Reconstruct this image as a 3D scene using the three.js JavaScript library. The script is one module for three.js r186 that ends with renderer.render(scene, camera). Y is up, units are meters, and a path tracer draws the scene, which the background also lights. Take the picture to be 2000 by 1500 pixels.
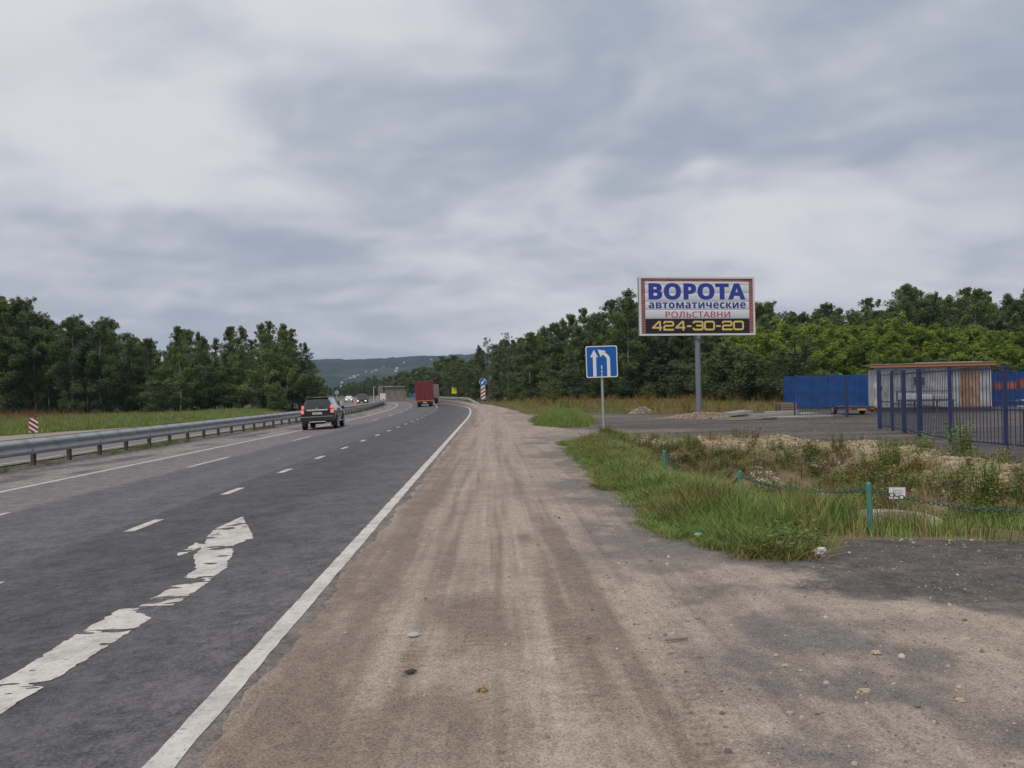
import * as THREE from 'three';
import { mergeGeometries } from 'three/addons/utils/BufferGeometryUtils.js';
import { RoundedBoxGeometry } from 'three/addons/geometries/RoundedBoxGeometry.js';

// ---------------------------------------------------------------- camera, sky, sun, exposure
const scene = new THREE.Scene();
const camera = new THREE.PerspectiveCamera(49.77, 4 / 3, 0.1, 9000);
camera.position.set(0, 1.7, 0);
camera.rotation.order = 'YXZ';
camera.rotation.set(0.00823, 0, -0.01745);
scene.add(camera);

const renderer = new THREE.WebGLRenderer({ antialias: true });
renderer.toneMapping = THREE.LinearToneMapping;
renderer.toneMappingExposure = 1.2;
renderer.shadowMap.enabled = true;

function rng(seed) { let a = seed >>> 0; return () => { a |= 0; a = a + 0x6D2B79F5 | 0; let t = Math.imul(a ^ a >>> 15, 1 | a); t = t + Math.imul(t ^ t >>> 7, 61 | t) ^ t; return ((t ^ t >>> 14) >>> 0) / 4294967296; }; }
function hash2(i, j, k) { let h = Math.imul(i, 374761393) ^ Math.imul(j, 668265263) ^ Math.imul(k, 1274126177); h = Math.imul(h ^ h >>> 13, 1274126177); return ((h ^ h >>> 16) >>> 0) / 4294967296; }
const sm = t => t * t * (3 - 2 * t);
function vn(x, y, k = 0, P = 0) {
  const i = Math.floor(x), j = Math.floor(y), a = sm(x - i), b = sm(y - j);
  const m = P ? (v => ((v % P) + P) % P) : (v => v);
  const i0 = m(i), i1 = m(i + 1), j0 = m(j), j1 = m(j + 1);
  const p = hash2(i0, j0, k), q = hash2(i1, j0, k), r = hash2(i0, j1, k), s = hash2(i1, j1, k);
  return (p + (q - p) * a) + ((r + (s - r) * a) - (p + (q - p) * a)) * b;
}
function fbm(x, y, o = 4, k = 0, P = 0) { let s = 0, a = .5, t = 0; for (let n = 0; n < o; n++) { s += a * vn(x, y, k + n * 17, P); t += a; x *= 2; y *= 2; P *= 2; a *= .5; } return s / t; }
const clamp = (v, a = 0, b = 1) => v < a ? a : v > b ? b : v;
const sstep = (a, b, v) => sm(clamp((v - a) / (b - a)));
const lerp = (a, b, t) => a + (b - a) * t;
const mix3 = (a, b, t) => [a[0] + (b[0] - a[0]) * t, a[1] + (b[1] - a[1]) * t, a[2] + (b[2] - a[2]) * t];

// overcast sky: two cloud decks seen in perspective, the same everywhere around
{
  const W = 2048, Hh = 1024, d = new Float32Array(W * Hh * 4);
  for (let j = 0; j < Hh; j++) {
    const el = ((j + .5) / Hh - .5) * Math.PI, y = Math.sin(el), c = Math.cos(el);
    for (let i = 0; i < W; i++) {
      const az = ((i + .5) / W - .5) * 2 * Math.PI, x = Math.cos(az) * c, z = Math.sin(az) * c;
      let col;
      if (y > 0) {
        const k = 1 / (y + .2), px = x * k, pz = z * k;
        const wx = (fbm(px * 1.3 + 3, pz * 1.3 + 11, 4, 31) - .5), wz = (fbm(px * 1.3 + 17, pz * 1.3 + 5, 4, 47) - .5);
        const big = fbm(px * .85 + wx * .9 + 71.7, pz * .85 + wz * .9 + 44.2, 4, 5);
        const lump = 1 - Math.abs(2 * fbm(px * 1.9 + wx * 1.2 + 44.2, pz * 2.1 + wz * 1.2 + 71.7, 5, 71) - 1) * 1.9;
        const puff = fbm(px * 5.2 + wx * 2.5 + 2.2, pz * 6 + wz * 2.5 + 7.7, 6, 91);
        const t = clamp((big - .5) * 1.75 + (lump - .55) * .2 + (puff - .5) * .72 + .47);
        col = mix3([.286, .33, .404], [.575, .582, .615], sm(t));
        const hz = Math.exp(-y * 9);
        col = mix3(col, [.47, .485, .53], hz * .55);
      } else col = mix3([.38, .40, .46], [.12, .115, .11], clamp(-y * 6));
      const o = (j * W + i) * 4; d[o] = col[0]; d[o + 1] = col[1]; d[o + 2] = col[2]; d[o + 3] = 1;
    }
  }
  const t = new THREE.DataTexture(d, W, Hh, THREE.RGBAFormat, THREE.FloatType);
  t.mapping = THREE.EquirectangularReflectionMapping; t.magFilter = t.minFilter = THREE.LinearFilter; t.wrapS = THREE.RepeatWrapping; t.needsUpdate = true;
  scene.background = t; scene.environment = t;
}
const sun = new THREE.DirectionalLight(0xfff3e2, 1.3);
sun.position.set(-70, 150, 60); sun.target.position.set(0, 0, -40);
sun.castShadow = true; sun.shadow.radius = 60; sun.shadow.mapSize.set(2048, 2048);
Object.assign(sun.shadow.camera, { left: -140, right: 140, top: 140, bottom: -140, near: 1, far: 500 });
scene.add(sun, sun.target);
scene.fog = new THREE.FogExp2(0x9fb6da, 0.00014);

// ---------------------------------------------------------------- naming and building helpers
const used = {};
function numbered(n) { const k = used[n] = (used[n] ?? -1) + 1; return k ? `${n}_${String(k).padStart(3, '0')}` : n; }
function tag(o, label, category, group, kind) { o.userData = { label, category }; if (group) o.userData.group = group; if (kind) o.userData.kind = kind; return o; }
function thing(name, label, category, pos = [0, 0, 0], turn = 0, group) {
  const o = new THREE.Group(); o.name = numbered(name); o.position.set(...pos); o.rotation.y = turn; scene.add(o); return tag(o, label, category, group);
}
function part(name, geo, mat, parent) { const m = new THREE.Mesh(geo, mat); m.name = name; m.castShadow = m.receiveShadow = true; parent.add(m); return m; }
function single(name, geo, mat, label, category, group) { const m = part(numbered(name), geo, mat, scene); return tag(m, label, category, group); }
function struct(name, geo, mat) { const m = part(name, geo, mat, scene); m.userData.kind = 'structure'; return m; }
function stuff(name, geo, mat, spots, label, category) {
  const m = new THREE.InstancedMesh(geo, mat, spots.length); m.name = name; m.castShadow = m.receiveShadow = true;
  const M = new THREE.Matrix4(), q = new THREE.Quaternion(), e = new THREE.Euler(), c = new THREE.Color();
  spots.forEach((s, i) => { e.set(s.rx || 0, s.ry || 0, s.rz || 0); q.setFromEuler(e); M.compose(new THREE.Vector3(s.x, s.y, s.z), q, new THREE.Vector3(s.sx, s.sy ?? s.sx, s.sz ?? s.sx)); m.setMatrixAt(i, M); if (s.c) m.setColorAt(i, c.setRGB(...s.c)); });
  scene.add(m); m.userData = { label, category, kind: 'stuff' }; return m;
}
function copyOf(o, label, group) { const c = o.clone(); c.name = numbered(o.name.replace(/_\d{3}$/, '')); c.userData = { ...o.userData }; if (label) c.userData.label = label; if (group) c.userData.group = group; scene.add(c); return c; }
const box = (w, h, d, x = 0, y = 0, z = 0) => new THREE.BoxGeometry(w, h, d).translate(x, y, z);
const rbox = (w, h, d, r, x = 0, y = 0, z = 0) => new RoundedBoxGeometry(w, h, d, 2, r).translate(x, y, z);
const cyl = (r0, r1, h, x = 0, y = 0, z = 0, n = 16) => new THREE.CylinderGeometry(r0, r1, h, n).translate(x, y, z);
function geom(pos, idx, uv, col) {
  const g = new THREE.BufferGeometry(); g.setAttribute('position', new THREE.Float32BufferAttribute(pos, 3));
  if (uv) g.setAttribute('uv', new THREE.Float32BufferAttribute(uv, 2));
  if (col) g.setAttribute('color', new THREE.Float32BufferAttribute(col, 3));
  if (idx) g.setIndex(idx); g.computeVertexNormals(); return g;
}
const lin = (r, g, b) => new THREE.Color().setRGB(r, g, b);
const mat = (c, rough = .85, metal = 0, o = {}) => new THREE.MeshStandardMaterial({ color: Array.isArray(c) ? lin(...c) : c, roughness: rough, metalness: metal, side: THREE.DoubleSide, ...o });
// grain: a tileable grey map (value per pixel) with its relief
function tile(N, fn, rep) {
  const a = new Uint8Array(N * N * 4);
  for (let j = 0; j < N; j++) for (let i = 0; i < N; i++) { const v = clamp(fn(i / N, j / N)); const o = (j * N + i) * 4, b = Math.round(255 * Math.pow(v, 1 / 2.2)); a[o] = a[o + 1] = a[o + 2] = b; a[o + 3] = 255; }
  const t = new THREE.DataTexture(a, N, N); t.colorSpace = THREE.SRGBColorSpace; t.wrapS = t.wrapT = THREE.RepeatWrapping; t.magFilter = THREE.LinearFilter; t.minFilter = THREE.LinearMipmapLinearFilter; t.generateMipmaps = true; t.repeat.set(rep, rep); t.needsUpdate = true; return t;
}
function bumpOf(t) { const b = t.clone(); b.colorSpace = THREE.NoColorSpace; b.needsUpdate = true; return b; }
const asphaltT = tile(1024, (u, v) => { const n = vn(u * 256, v * 256, 3, 256), m = vn(u * 128, v * 128, 9, 128), l = fbm(u * 8, v * 8, 4, 21, 8); return .44 + .5 * n * n + .12 + .34 * (m - .5) + .42 * (l - .5) + .34 * (vn(u * 34, v * 34, 7, 34) - .5) + (n > .93 ? .25 : 0); }, 1 / 2.2);
const dirtT = tile(1024, (u, v) => { const n = vn(u * 340, v * 340, 13, 340), m = fbm(u * 40, v * 40, 3, 19, 40), l = fbm(u * 6, v * 6, 4, 25, 6), p = vn(u * 150, v * 150, 77, 150); return .66 + .5 * (n - .5) + .24 * (m - .5) + .12 * (l - .5) - (p > .9 ? (p - .9) * 3.2 : 0) + (p < .03 ? .22 : 0); }, 1 / 2.7);
const gravelT = tile(1024, (u, v) => { const n = vn(u * 180, v * 180, 33, 180), m = fbm(u * 24, v * 24, 3, 39, 24), l = fbm(u * 5, v * 5, 3, 45, 5), p = vn(u * 110, v * 110, 97, 110); return .58 + .5 * (n - .5) + .5 * (m - .5) + .3 * (l - .5) + (p > .9 ? (p - .9) * 4 : 0); }, 1 / 2.9);
const asphaltM = new THREE.MeshStandardMaterial({ map: asphaltT, bumpMap: bumpOf(asphaltT), bumpScale: .006, vertexColors: true, roughness: .88, side: THREE.DoubleSide });
const dirtM = new THREE.MeshStandardMaterial({ map: dirtT, bumpMap: bumpOf(dirtT), bumpScale: .012, vertexColors: true, roughness: .97, side: THREE.DoubleSide });
const gravelM = new THREE.MeshStandardMaterial({ map: gravelT, bumpMap: bumpOf(gravelT), bumpScale: .016, vertexColors: true, roughness: .95, side: THREE.DoubleSide });

// ---------------------------------------------------------------- road frame: s along the highway, q across it (right positive)
const TH = -0.02473, Fx = Math.sin(TH), Fz = -Math.cos(TH), Rx = Math.cos(TH), Rz = Math.sin(TH);
const S0 = 50, RAD = 800;
const XZ = (u, w) => [u * Fx + w * Rx, u * Fz + w * Rz];
const UW = (x, z) => [x * Fx + z * Fz, x * Rx + z * Rz];
function SQ(u, w) { if (u <= S0) return [u, w]; const du = u - S0, dw = w + RAD, a = Math.atan2(du, dw); return [S0 + a * RAD, Math.hypot(du, dw) - RAD]; }
function UWofSQ(s, q) { if (s <= S0) return [s, q]; const a = (s - S0) / RAD, r = RAD + q; return [S0 + r * Math.sin(a), r * Math.cos(a) - RAD]; }
const P = (s, q) => XZ(...UWofSQ(s, q));
const headAt = s => TH - Math.max(0, (s - S0) / RAD);     // compass angle of the road, negative = to the left
const turnAt = s => -headAt(s);                           // rotation.y that points -z along the road
function roadH(q) { if (q > -1.5) return 0; if (q > -10.72) return .035 * (q + 1.5); if (q > -13) return -.3227 + .1227 * (-10.72 - q) / 2.28; return -.2; }

function sdPoly(x, y, p) {
  let d = 1e9, s = 1;
  for (let i = 0, j = p.length - 1; i < p.length; j = i++) {
    const ex = p[j][0] - p[i][0], ey = p[j][1] - p[i][1], wx = x - p[i][0], wy = y - p[i][1];
    const t = clamp((wx * ex + wy * ey) / (ex * ex + ey * ey)), bx = wx - ex * t, by = wy - ey * t;
    d = Math.min(d, bx * bx + by * by);
    const a = y >= p[i][1], b = y < p[j][1], c = ex * wy > ey * wx;
    if ((a && b && c) || (!a && !b && !c)) s = -s;
  }
  return s * Math.sqrt(d);
}
function table(x, t) { if (x <= t[0][0]) return t[0][1]; for (let i = 1; i < t.length; i++) if (x <= t[i][0]) return lerp(t[i - 1][1], t[i][1], (x - t[i - 1][0]) / (t[i][0] - t[i - 1][0])); return t[t.length - 1][1]; }
// outlines on the ground, [w, u] in the road frame
const DITCH = [[2.2, 26.6], [2.08, 21.3], [1.96, 15.7], [1.92, 12], [1.97, 9.2], [2.14, 8.4], [2.4, 8.0], [2.75, 7.8], [3.2, 8.2], [3.8, 9.0], [4.7, 8.95], [5.5, 8.4], [9, 7.9], [22, 7.6], [22, 12.5], [12, 13.6], [9.6, 14.7], [9.95, 17.3], [10.5, 20], [10.05, 21.8], [8.6, 23.4], [6.7, 24.5], [4.6, 25.6], [2.9, 26.9]];
const ISLAND = [[2.3, 45], [2.25, 39], [3.3, 36.7], [4.5, 37.9], [5.6, 47], [4.9, 52], [3.4, 53]];
const lotFar = w => table(w, [[1, 100], [1.8, 75], [3, 55.4], [4.6, 61], [8.4, 57], [11, 53], [15.3, 56], [19, 57], [21.5, 61], [70, 61]]);
const shoulderEdge = u => table(u, [[0, 2.1], [26, 2.1], [30, 2.4], [55, 2.6], [75, 1.8], [105, -.4], [112, -2], [160, -6], [260, -26]]);
const pullOff = s => table(s, [[0, -27.6], [46, -27.3], [57, -22.7], [300, -22.5]]);
// which matter lies at (u, w): weights
function cover(u, w) {
  const [s, q] = SQ(u, w), n1 = fbm(u * .9, w * .9, 4, 201), n2 = fbm(u * .35 + 9, w * .35, 4, 211);
  const dDitch = sdPoly(w, u, DITCH) + (n1 - .5) * .55, dIsl = sdPoly(w, u, ISLAND) + (n1 - .5) * .8;
  const jit = (n1 - .5) * .9;
  let c = 'ground';
  const n3 = fbm(u * 5, w * 7, 3, 221), eq = -1.41 + (n1 - .5) * .22 + (n3 - .5) * .11, inRoad = q < eq - .05;
  if (dDitch < 0 || dIsl < 0) c = 'ground';
  else if (inRoad) c = q > -13.4 ? 'ground' : (q < -22.3 && q > pullOff(s) + jit ? 'shoulder' : 'ground');
  else if (u < lotFar(w) + jit * 2 && (w > shoulderEdge(u) + 1.6 + (n2 - .5) * 3.2) && u > 7) c = u < 24.5 && w < 9 ? 'apron' : 'lot';
  else if (u < 9 && w > 2.7 + Math.max(0, 6.7 - u) * 1.9 + (n2 - .5) * 1.6) c = 'apron';
  else if (w < shoulderEdge(u) + 1.6 + (n2 - .5) * 3.2 && (u < 58 || w < shoulderEdge(u) + jit) && u < 230) c = 'shoulder';
  else if (u < 27.5) c = u < 12 ? 'shoulder' : 'lot';
  return { c, s, q, dDitch, dIsl, n1, n2, eq, ap: w - (2.7 + Math.max(0, 6.7 - u) * 1.9 + (n2 - .5) * 1.6), lv: w - (shoulderEdge(u) + 1.6 + (n2 - .5) * 3.2) };
}
function height(u, w, k) {
  const { c, s, q, dDitch, dIsl, n1, n2, eq } = k;
  let h;
  if (q < eq + .04) {
    h = roadH(q) - .07;
    if (q > eq - .14) h = lerp(.012, roadH(q) - .07, clamp((eq + .04 - q) / .16));
    if (q < -12.95 && q > -14.02) h = -.212 + (n1 - .5) * .016;
    if (q < -22.2) h = -.26 - .22 * sstep(-24, -34, q) + .5 * sstep(-60, -95, q) + (n2 - .5) * .25 * sstep(-26, -30, q);
    return h;
  }
  h = .012 + (n1 - .5) * .028 * sstep(0, .4, q - eq) - (u < 9.2 ? tread(u, w) * .006 : 0);
  if (dDitch < 0) h += -.95 * sstep(.7, 3.4, -dDitch) + (n1 - .5) * .22 * sstep(0, .8, -dDitch);
  // rubble bank along the lot side of the ditch
  const dr = sdPoly(w, u, DITCH), far = u > 13.5 && (u - 27) + (w - 2) * .6 > -9 && w > 3.4 ? 1 : 0;
  if (far) h += .2 * Math.exp(-Math.pow((dr + .55) / .55, 2)) * (.5 + n1);
  if (dIsl < 0) h += .12 * sstep(0, .8, -dIsl);
  h += .24 * Math.exp(-(Math.pow((w - 11.6) / 2.1, 2) + Math.pow((u - 45.8) / 1.5, 2)));
  if (u > 60) h += (n2 - .5) * .3 * sstep(60, 75, u) * sstep(0, 4, w - shoulderEdge(u)) - .15 * sstep(60, 80, u) * sstep(0, 5, w - shoulderEdge(u));
  return h;
}
function groundY(x, z) { const [u, w] = UW(x, z), k = cover(u, w); return height(u, w, k); }
const blob = (u, w, a) => { let s = 0; for (const [bu, bw, su, sw, k] of a) { const e = Math.pow((u - bu) / su, 2) + Math.pow((w - bw) / sw, 2); if (e < 9) s += k * Math.exp(-e); } return s; };
const DAMP = [[6.1, -.16, .55, .26, 1], [6.5, -.35, .5, .2, .6], [4.35, -.42, .42, .2, .9], [4.3, -.2, .3, .1, .6], [8.3, -.45, .8, .14, .5], [5.5, .12, .28, .1, .6], [9.5, .35, .5, .09, .7], [8.2, .42, 1.0, .1, .8], [6.6, .48, 1.0, .09, .7], [5.3, .56, .7, .09, .45], [4.9, -1.0, .5, .12, .5], [3.7, -.75, .4, .12, .6], [11.5, -.55, 1.3, .12, .5], [14, .3, 2, .14, .4], [18, -.5, 3, .15, .5], [23, .7, 4, .2, .5], [33, .2, 6, .3, .4]];
// tyre prints pressed into the dust: [w centre, from u, to u, slant]
const TREADS = [[-.13, 5.2, 7.4, .03], [-.42, 3.4, 5.6, -.05], [.47, 4.2, 9, .02], [-.72, 3, 6, .06], [.12, 3.2, 4.6, -.03], [1.0, 3.4, 6.2, .1]];
function tread(u, w) { let t = 0; for (const [c, a, b, sl] of TREADS) { const e = w - c - (u - a) * sl; if (Math.abs(e) > .13 || u < a || u > b) continue; const fade = sstep(0, .4, u - a) * sstep(0, .5, b - u) * sstep(.36, .56, fbm(u * 1.3, w * 4, 2, 391)); t += fade * (Math.sin(u * 66 + Math.abs(e) * 24) > .1 ? 1 : .15) * sstep(.13, .1, Math.abs(e)); } return t; }
function matter(u, w, k) {
  const { c, q, dDitch, n1, n2 } = k;
  const f = fbm(u * 2.6, w * 2.6, 4, 301), streak = fbm(u * .3, w * 7, 4, 307), st2 = fbm(u * .22, w * 16, 3, 331);
  const tan = [.43, .352, .288], brown = [.235, .182, .142], grey = [.165, .148, .138], dark = [.105, .097, .096];
  const dirtCol = () => {
    let g = sstep(.45, .65, f) * .16 + (sstep(.46, .7, streak) * .3 + sstep(.46, .66, st2) * .3) * lerp(1, .55, sstep(8, 24, u)) * (.5 + n2) + sstep(.5, .62, fbm(u * .35, w * 34, 2, 381)) * .16;
    g += tread(u, w) * .42;
    // wheel tracks, pressed and browner
    for (const [w0, wd, a] of [[-.72, .17, .5], [.5, .15, .5], [-.08, .1, .3], [1.15, .2, .3], [.95, .06, .3], [-.4, .05, .3]]) { const cw = w0 + .12 * (fbm(u * .25, w0 * 9, 2, 395) - .5) + Math.sin(u * .11 + w0 * 3) * .22 + Math.max(0, u - 20) * -.012; g += a * Math.exp(-Math.pow((w - cw) / wd, 2)) * (.35 + streak) * lerp(1, .6, sstep(10, 30, u)) * (.4 + 1.2 * n2); }
    g += blob(u, w, DAMP) * .8 * (.5 + f);
    g += .75 * Math.exp(-Math.pow((q + 1.2) / .3, 2)) * (.4 + f);            // loose brown grit along the asphalt
    let col = mix3(tan, brown, clamp(g));
    const gr = clamp(sstep(.7, 1.6, w + (n2 - .5) * 1.6) * (.25 + 1.1 * sstep(.36, .62, n2 * .5 + f * .5)) * (u < 30 ? 1 : .5)) * (1 - .85 * Math.exp(-Math.pow((w - (2.4 + (7.2 - u) * .75)) / (.45 + (7.5 - u > 0 ? .1 * (7.5 - u) : 0)), 2)) * sstep(8.8, 6.8, u));
    col = mix3(col, grey, gr * .85);
    return q < -20 ? mix3([.36, .31, .265], brown, f * .6) : col;
  };
  const lotCol = () => {
    let col = mix3([.118, .103, .095], [.078, .07, .065], sstep(.35, .65, fbm(u * .5, w * .18, 4, 341)));
    col = mix3(col, [.22, .185, .155], sstep(.54, .72, fbm(u * .9, w * .16, 4, 351)) * .6);
    col = mix3(col, [.3, .25, .2], blob(u, w, [[30, 3, 3, 2.5, .8], [33, 6, 1, 4, .5], [45, 9, .6, 3, .5], [52, 5, 3, 3, .6], [45.6, 11.6, 1.3, 2.1, 1], [38, 16, .6, 3, .5], [47, 16.5, 1.2, 2.6, .9]]) * (.4 + f));
    return col;
  };
  const apronCol = () => { const col = mix3([.098, .09, .088], [.135, .12, .112], f); return mix3(col, [.33, .265, .21], sstep(.5, .75, fbm(u * 1.6, w * .4, 4, 361)) * (u < 7.2 ? .9 : .12)); };
  if (c !== 'ground') {
    const n = (f - .5) * 1.5 + (fbm(u * 7, w * 7, 2, 371) - .5) * .7;
    if (q < -20) return dirtCol();
    if (u < 9.3) { const t = sstep(-.55, .55, k.ap + n); return t <= 0 ? dirtCol() : t >= 1 ? apronCol() : mix3(dirtCol(), apronCol(), t); }
    const t = sstep(-.8, .8, k.lv + n); return t <= 0 ? dirtCol() : t >= 1 ? lotCol() : mix3(dirtCol(), lotCol(), t);
  }
  // grassed soil
  let col = mix3([.105, .09, .045], [.085, .1, .035], n1);
  if (q < -13 && q > -22) col = mix3([.17, .155, .135], [.1, .1, .06], f);
  if (q > -2 && q < -1) col = [.22, .17, .13];
  if (dDitch < 0) { col = mix3([.24, .18, .115], [.13, .115, .06], f); const dr = -dDitch; if (u > 14 && w > 3.6) col = mix3([.42, .33, .24], col, sstep(.9, 2.0, dr + (f - .5))); }
  return col;
}
function axis(parts) { const a = [parts[0][0]]; for (const [from, to, d0, d1] of parts) { let x = from; while (x < to - 1e-6) { const t = (x - from) / (to - from); x = Math.min(to, x + lerp(d0, d1, t)); a.push(x); } } return a; }
{
  const us = axis([[-12, 2, .9, .3], [2, 9, .03, .035], [9, 14, .04, .07], [14, 30, .08, .16], [30, 64, .18, .5], [64, 150, .6, 3], [150, 420, 5, 20], [420, 1500, 60, 180]]);
  const ws = axis([[-900, -120, 120, 40], [-120, -30, 8, 2], [-30, -12, 1, .4], [-12, -1.8, .6, .3], [-1.8, -1.2, .06, .03], [-1.2, 1.4, .03, .03], [1.4, 2.9, .03, .06], [2.9, 12, .07, .12], [12, 45, .25, .9], [45, 120, 3, 12], [120, 900, 40, 120]]);
  const nu = us.length, nw = ws.length, pos = new Float32Array(nu * nw * 3), col = new Float32Array(nu * nw * 3), uv = new Float32Array(nu * nw * 2), cls = new Uint8Array(nu * nw);
  const names = ['ground', 'shoulder', 'lot', 'apron'];
  for (let i = 0; i < nu; i++) for (let j = 0; j < nw; j++) {
    const u = us[i], w = ws[j], k = cover(u, w), [x, z] = XZ(u, w), n = i * nw + j, c = matter(u, w, k);
    pos.set([x, height(u, w, k), z], n * 3); col.set(c.map(v => v * 1.5), n * 3); uv.set([x, z], n * 2); cls[n] = names.indexOf(k.c);
  }
  const idx = [[], [], [], []];
  for (let i = 0; i < nu - 1; i++) for (let j = 0; j < nw - 1; j++) { const a = i * nw + j, b = a + 1, c = a + nw, d = c + 1; idx[cls[a]].push(a, b, d, a, d, c); }
  const full = geom(pos, [].concat(...[idx[0], idx[1], idx[2], idx[3]].map(v => Array.from(v))), uv, col);
  const nor = full.attributes.normal.array;
  const mk = (list) => {                                   // compact copy of one class of cells
    const map = new Int32Array(nu * nw).fill(-1), p = [], n = [], c = [], t = [], id = [];
    for (const v of list) { if (map[v] < 0) { map[v] = p.length / 3; p.push(pos[v * 3], pos[v * 3 + 1], pos[v * 3 + 2]); n.push(nor[v * 3], nor[v * 3 + 1], nor[v * 3 + 2]); c.push(col[v * 3], col[v * 3 + 1], col[v * 3 + 2]); t.push(uv[v * 2], uv[v * 2 + 1]); } id.push(map[v]); }
    const g = new THREE.BufferGeometry(); g.setAttribute('position', new THREE.Float32BufferAttribute(p, 3)); g.setAttribute('normal', new THREE.Float32BufferAttribute(n, 3)); g.setAttribute('color', new THREE.Float32BufferAttribute(c, 3)); g.setAttribute('uv', new THREE.Float32BufferAttribute(t, 2)); g.setIndex(id); return g;
  };
  struct('ground', mk(idx[0]), dirtM); struct('dirt_shoulder', mk(idx[1]), dirtM); struct('gravel_lot', mk(idx[2]), gravelM); struct('asphalt_apron', mk(idx[3]), gravelM);
}
// road sheets
function sheet(ss, qs, hf, cf) {
  const p = [], c = [], t = [], id = [], n = qs.length;
  for (let i = 0; i < ss.length; i++) for (let j = 0; j < n; j++) { const [x, z] = P(ss[i], qs[j]); p.push(x, hf(qs[j], ss[i]), z); c.push(...cf(ss[i], qs[j]).map((v, i) => v * [1.56, 1.56, 1.62][i])); t.push(x, z); }
  for (let i = 0; i < ss.length - 1; i++) for (let j = 0; j < n - 1; j++) { const a = i * n + j; id.push(a, a + 1, a + n + 1, a, a + n + 1, a + n); }
  return geom(p, id, t, c);
}
function asphaltCol(s, q) {
  const f = fbm(s * .7, q * 1.1, 4, 401), g = fbm(s * .12, q * 3, 4, 411), m = fbm(s * 2.4, q * 3.2, 3, 421);
  if (q < -10.9) { const k = fbm(s * .5, q * 2.2, 4, 431); let c = mix3([.2, .185, .17], [.27, .25, .23], k); return mix3(c, [.1, .095, .095], sstep(.5, .66, fbm(s * .35, q * 1.7 + 3, 4, 441)) * (q > -12.2 ? .9 : .35)); }
  let c;
  if (q > -5.3) c = mix3([.076, .073, .076], [.128, .122, .122], sstep(-3.4, -1.9, q + (f - .5) * 1.6) * .7 + (m - .5) * .9);
  else if (q > -8.35 + (g - .5) * .3) c = mix3([.098, .095, .1], [.135, .129, .131], g);
  else c = mix3([.18, .16, .158], [.15, .138, .138], g);
  c = mix3(c, [.2, .165, .155], Math.exp(-Math.pow((q + 8.45) / .16, 2)) * .5);
  for (const w of [-2.4, -4.1, -5.7, -7.4]) c = mix3(c, [.075, .073, .078], .5 * Math.exp(-Math.pow((q - w) / .38, 2)) * (.2 + f));
  if (q > -1.6) c = mix3(c, [.25, .2, .16], .5 * f + .1);
  return mix3(c, [.2, .19, .185], clamp((s - 40) / 260) * .0 + (f - .5) * .12);
}
struct('road', sheet(axis([[-12, 2, 1, .5], [2, 20, .12, .25], [20, 60, .4, 1.2], [60, 140, 1.5, 4], [140, 330, 5, 12]]), axis([[-13.15, -10.6, .12, .12], [-10.6, -5.2, .2, .14], [-5.2, -.95, .1, .1]]), q => roadH(q), asphaltCol), asphaltM);
struct('opposite_road', sheet(axis([[-12, 60, 2, 2], [60, 330, 4, 12]]), axis([[-22.4, -14, .4, .4]]), q => -.2 + .006 * (q + 14), (s, q) => mix3([.2, .175, .168], [.15, .14, .14], fbm(s * .15, q * 2, 4, 451))), asphaltM);
// painted lines
const paintM = new THREE.MeshStandardMaterial({ map: tile(512, (u, v) => { const n = vn(u * 128, v * 128, 5, 128), l = fbm(u * 10, v * 10, 4, 15, 10); return .86 + .2 * (n - .5) + .55 * (l - .5) - (vn(u * 64, v * 64, 51, 64) > .94 ? .5 : 0) - (fbm(u * 22, v * 22, 3, 57, 22) > .68 ? .12 : 0); }, 1 / 1.3), color: lin(.66, .635, .585), roughness: .8, side: THREE.DoubleSide });
function band(ss, qf, wd, hf, lift = .004) {
  const p = [], t = [], id = []; const r = rng(91);
  ss.forEach((s, i) => { const j = () => (r() - .5) * .012; for (const e of [-1, 1]) { const q = qf(s) + e * wd / 2 + j(), [x, z] = P(s, q); p.push(x, hf(q) + lift, z); t.push(x, z); } if (i) { const a = 2 * i - 2; id.push(a, a + 1, a + 3, a, a + 3, a + 2); } });
  return geom(p, id, t);
}
const steps = (a, b, d) => { const o = []; for (let s = a; s < b; s += d) o.push(s); o.push(b); return o; };
const edgeQ = s => s < 80 ? -1.56 : -1.56 - 3.3 * sstep(80, 165, s);
struct('edge_line', band([...steps(1, 20, .15), ...steps(20.4, 300, 1.5)], edgeQ, .15, roadH), paintM);
struct('median_edge_line', band([...steps(8, 60, .8), ...steps(62, 300, 3)], () => -10.78, .13, roadH), paintM);
struct('opposite_edge_line', band(steps(0, 300, 3), () => -14.5, .12, () => -.203), paintM);
struct('opposite_far_line', band(steps(0, 300, 3), () => -21.6, .12, () => -.246), paintM);
for (let k = 0; k < 24; k++) { const s = 7.35 + 4.03 * k; if (s > 92) break; const m = struct(numbered('lane_dash'), band(steps(s, s + 1.05, .2), () => -4.95 - .0012 * s, .16, roadH), paintM); }
struct('merge_line', band(steps(98, 150, 2), s => -5.06 + .0 * s, .14, roadH), paintM);
for (let k = 0; k < 14; k++) { const s = 10.9 + 12 * k; struct(numbered('long_lane_dash'), band(steps(s, s + 3.5, .4), () => -8.28 - .003 * Math.min(s, 90), .13, roadH), paintM); }
for (let k = 0; k < 10; k++) { const s = 20 + 12 * k; struct(numbered('opposite_lane_dash'), band(steps(s, s + 3.5, .7), () => -18, .12, () => -.224), paintM); }
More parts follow.
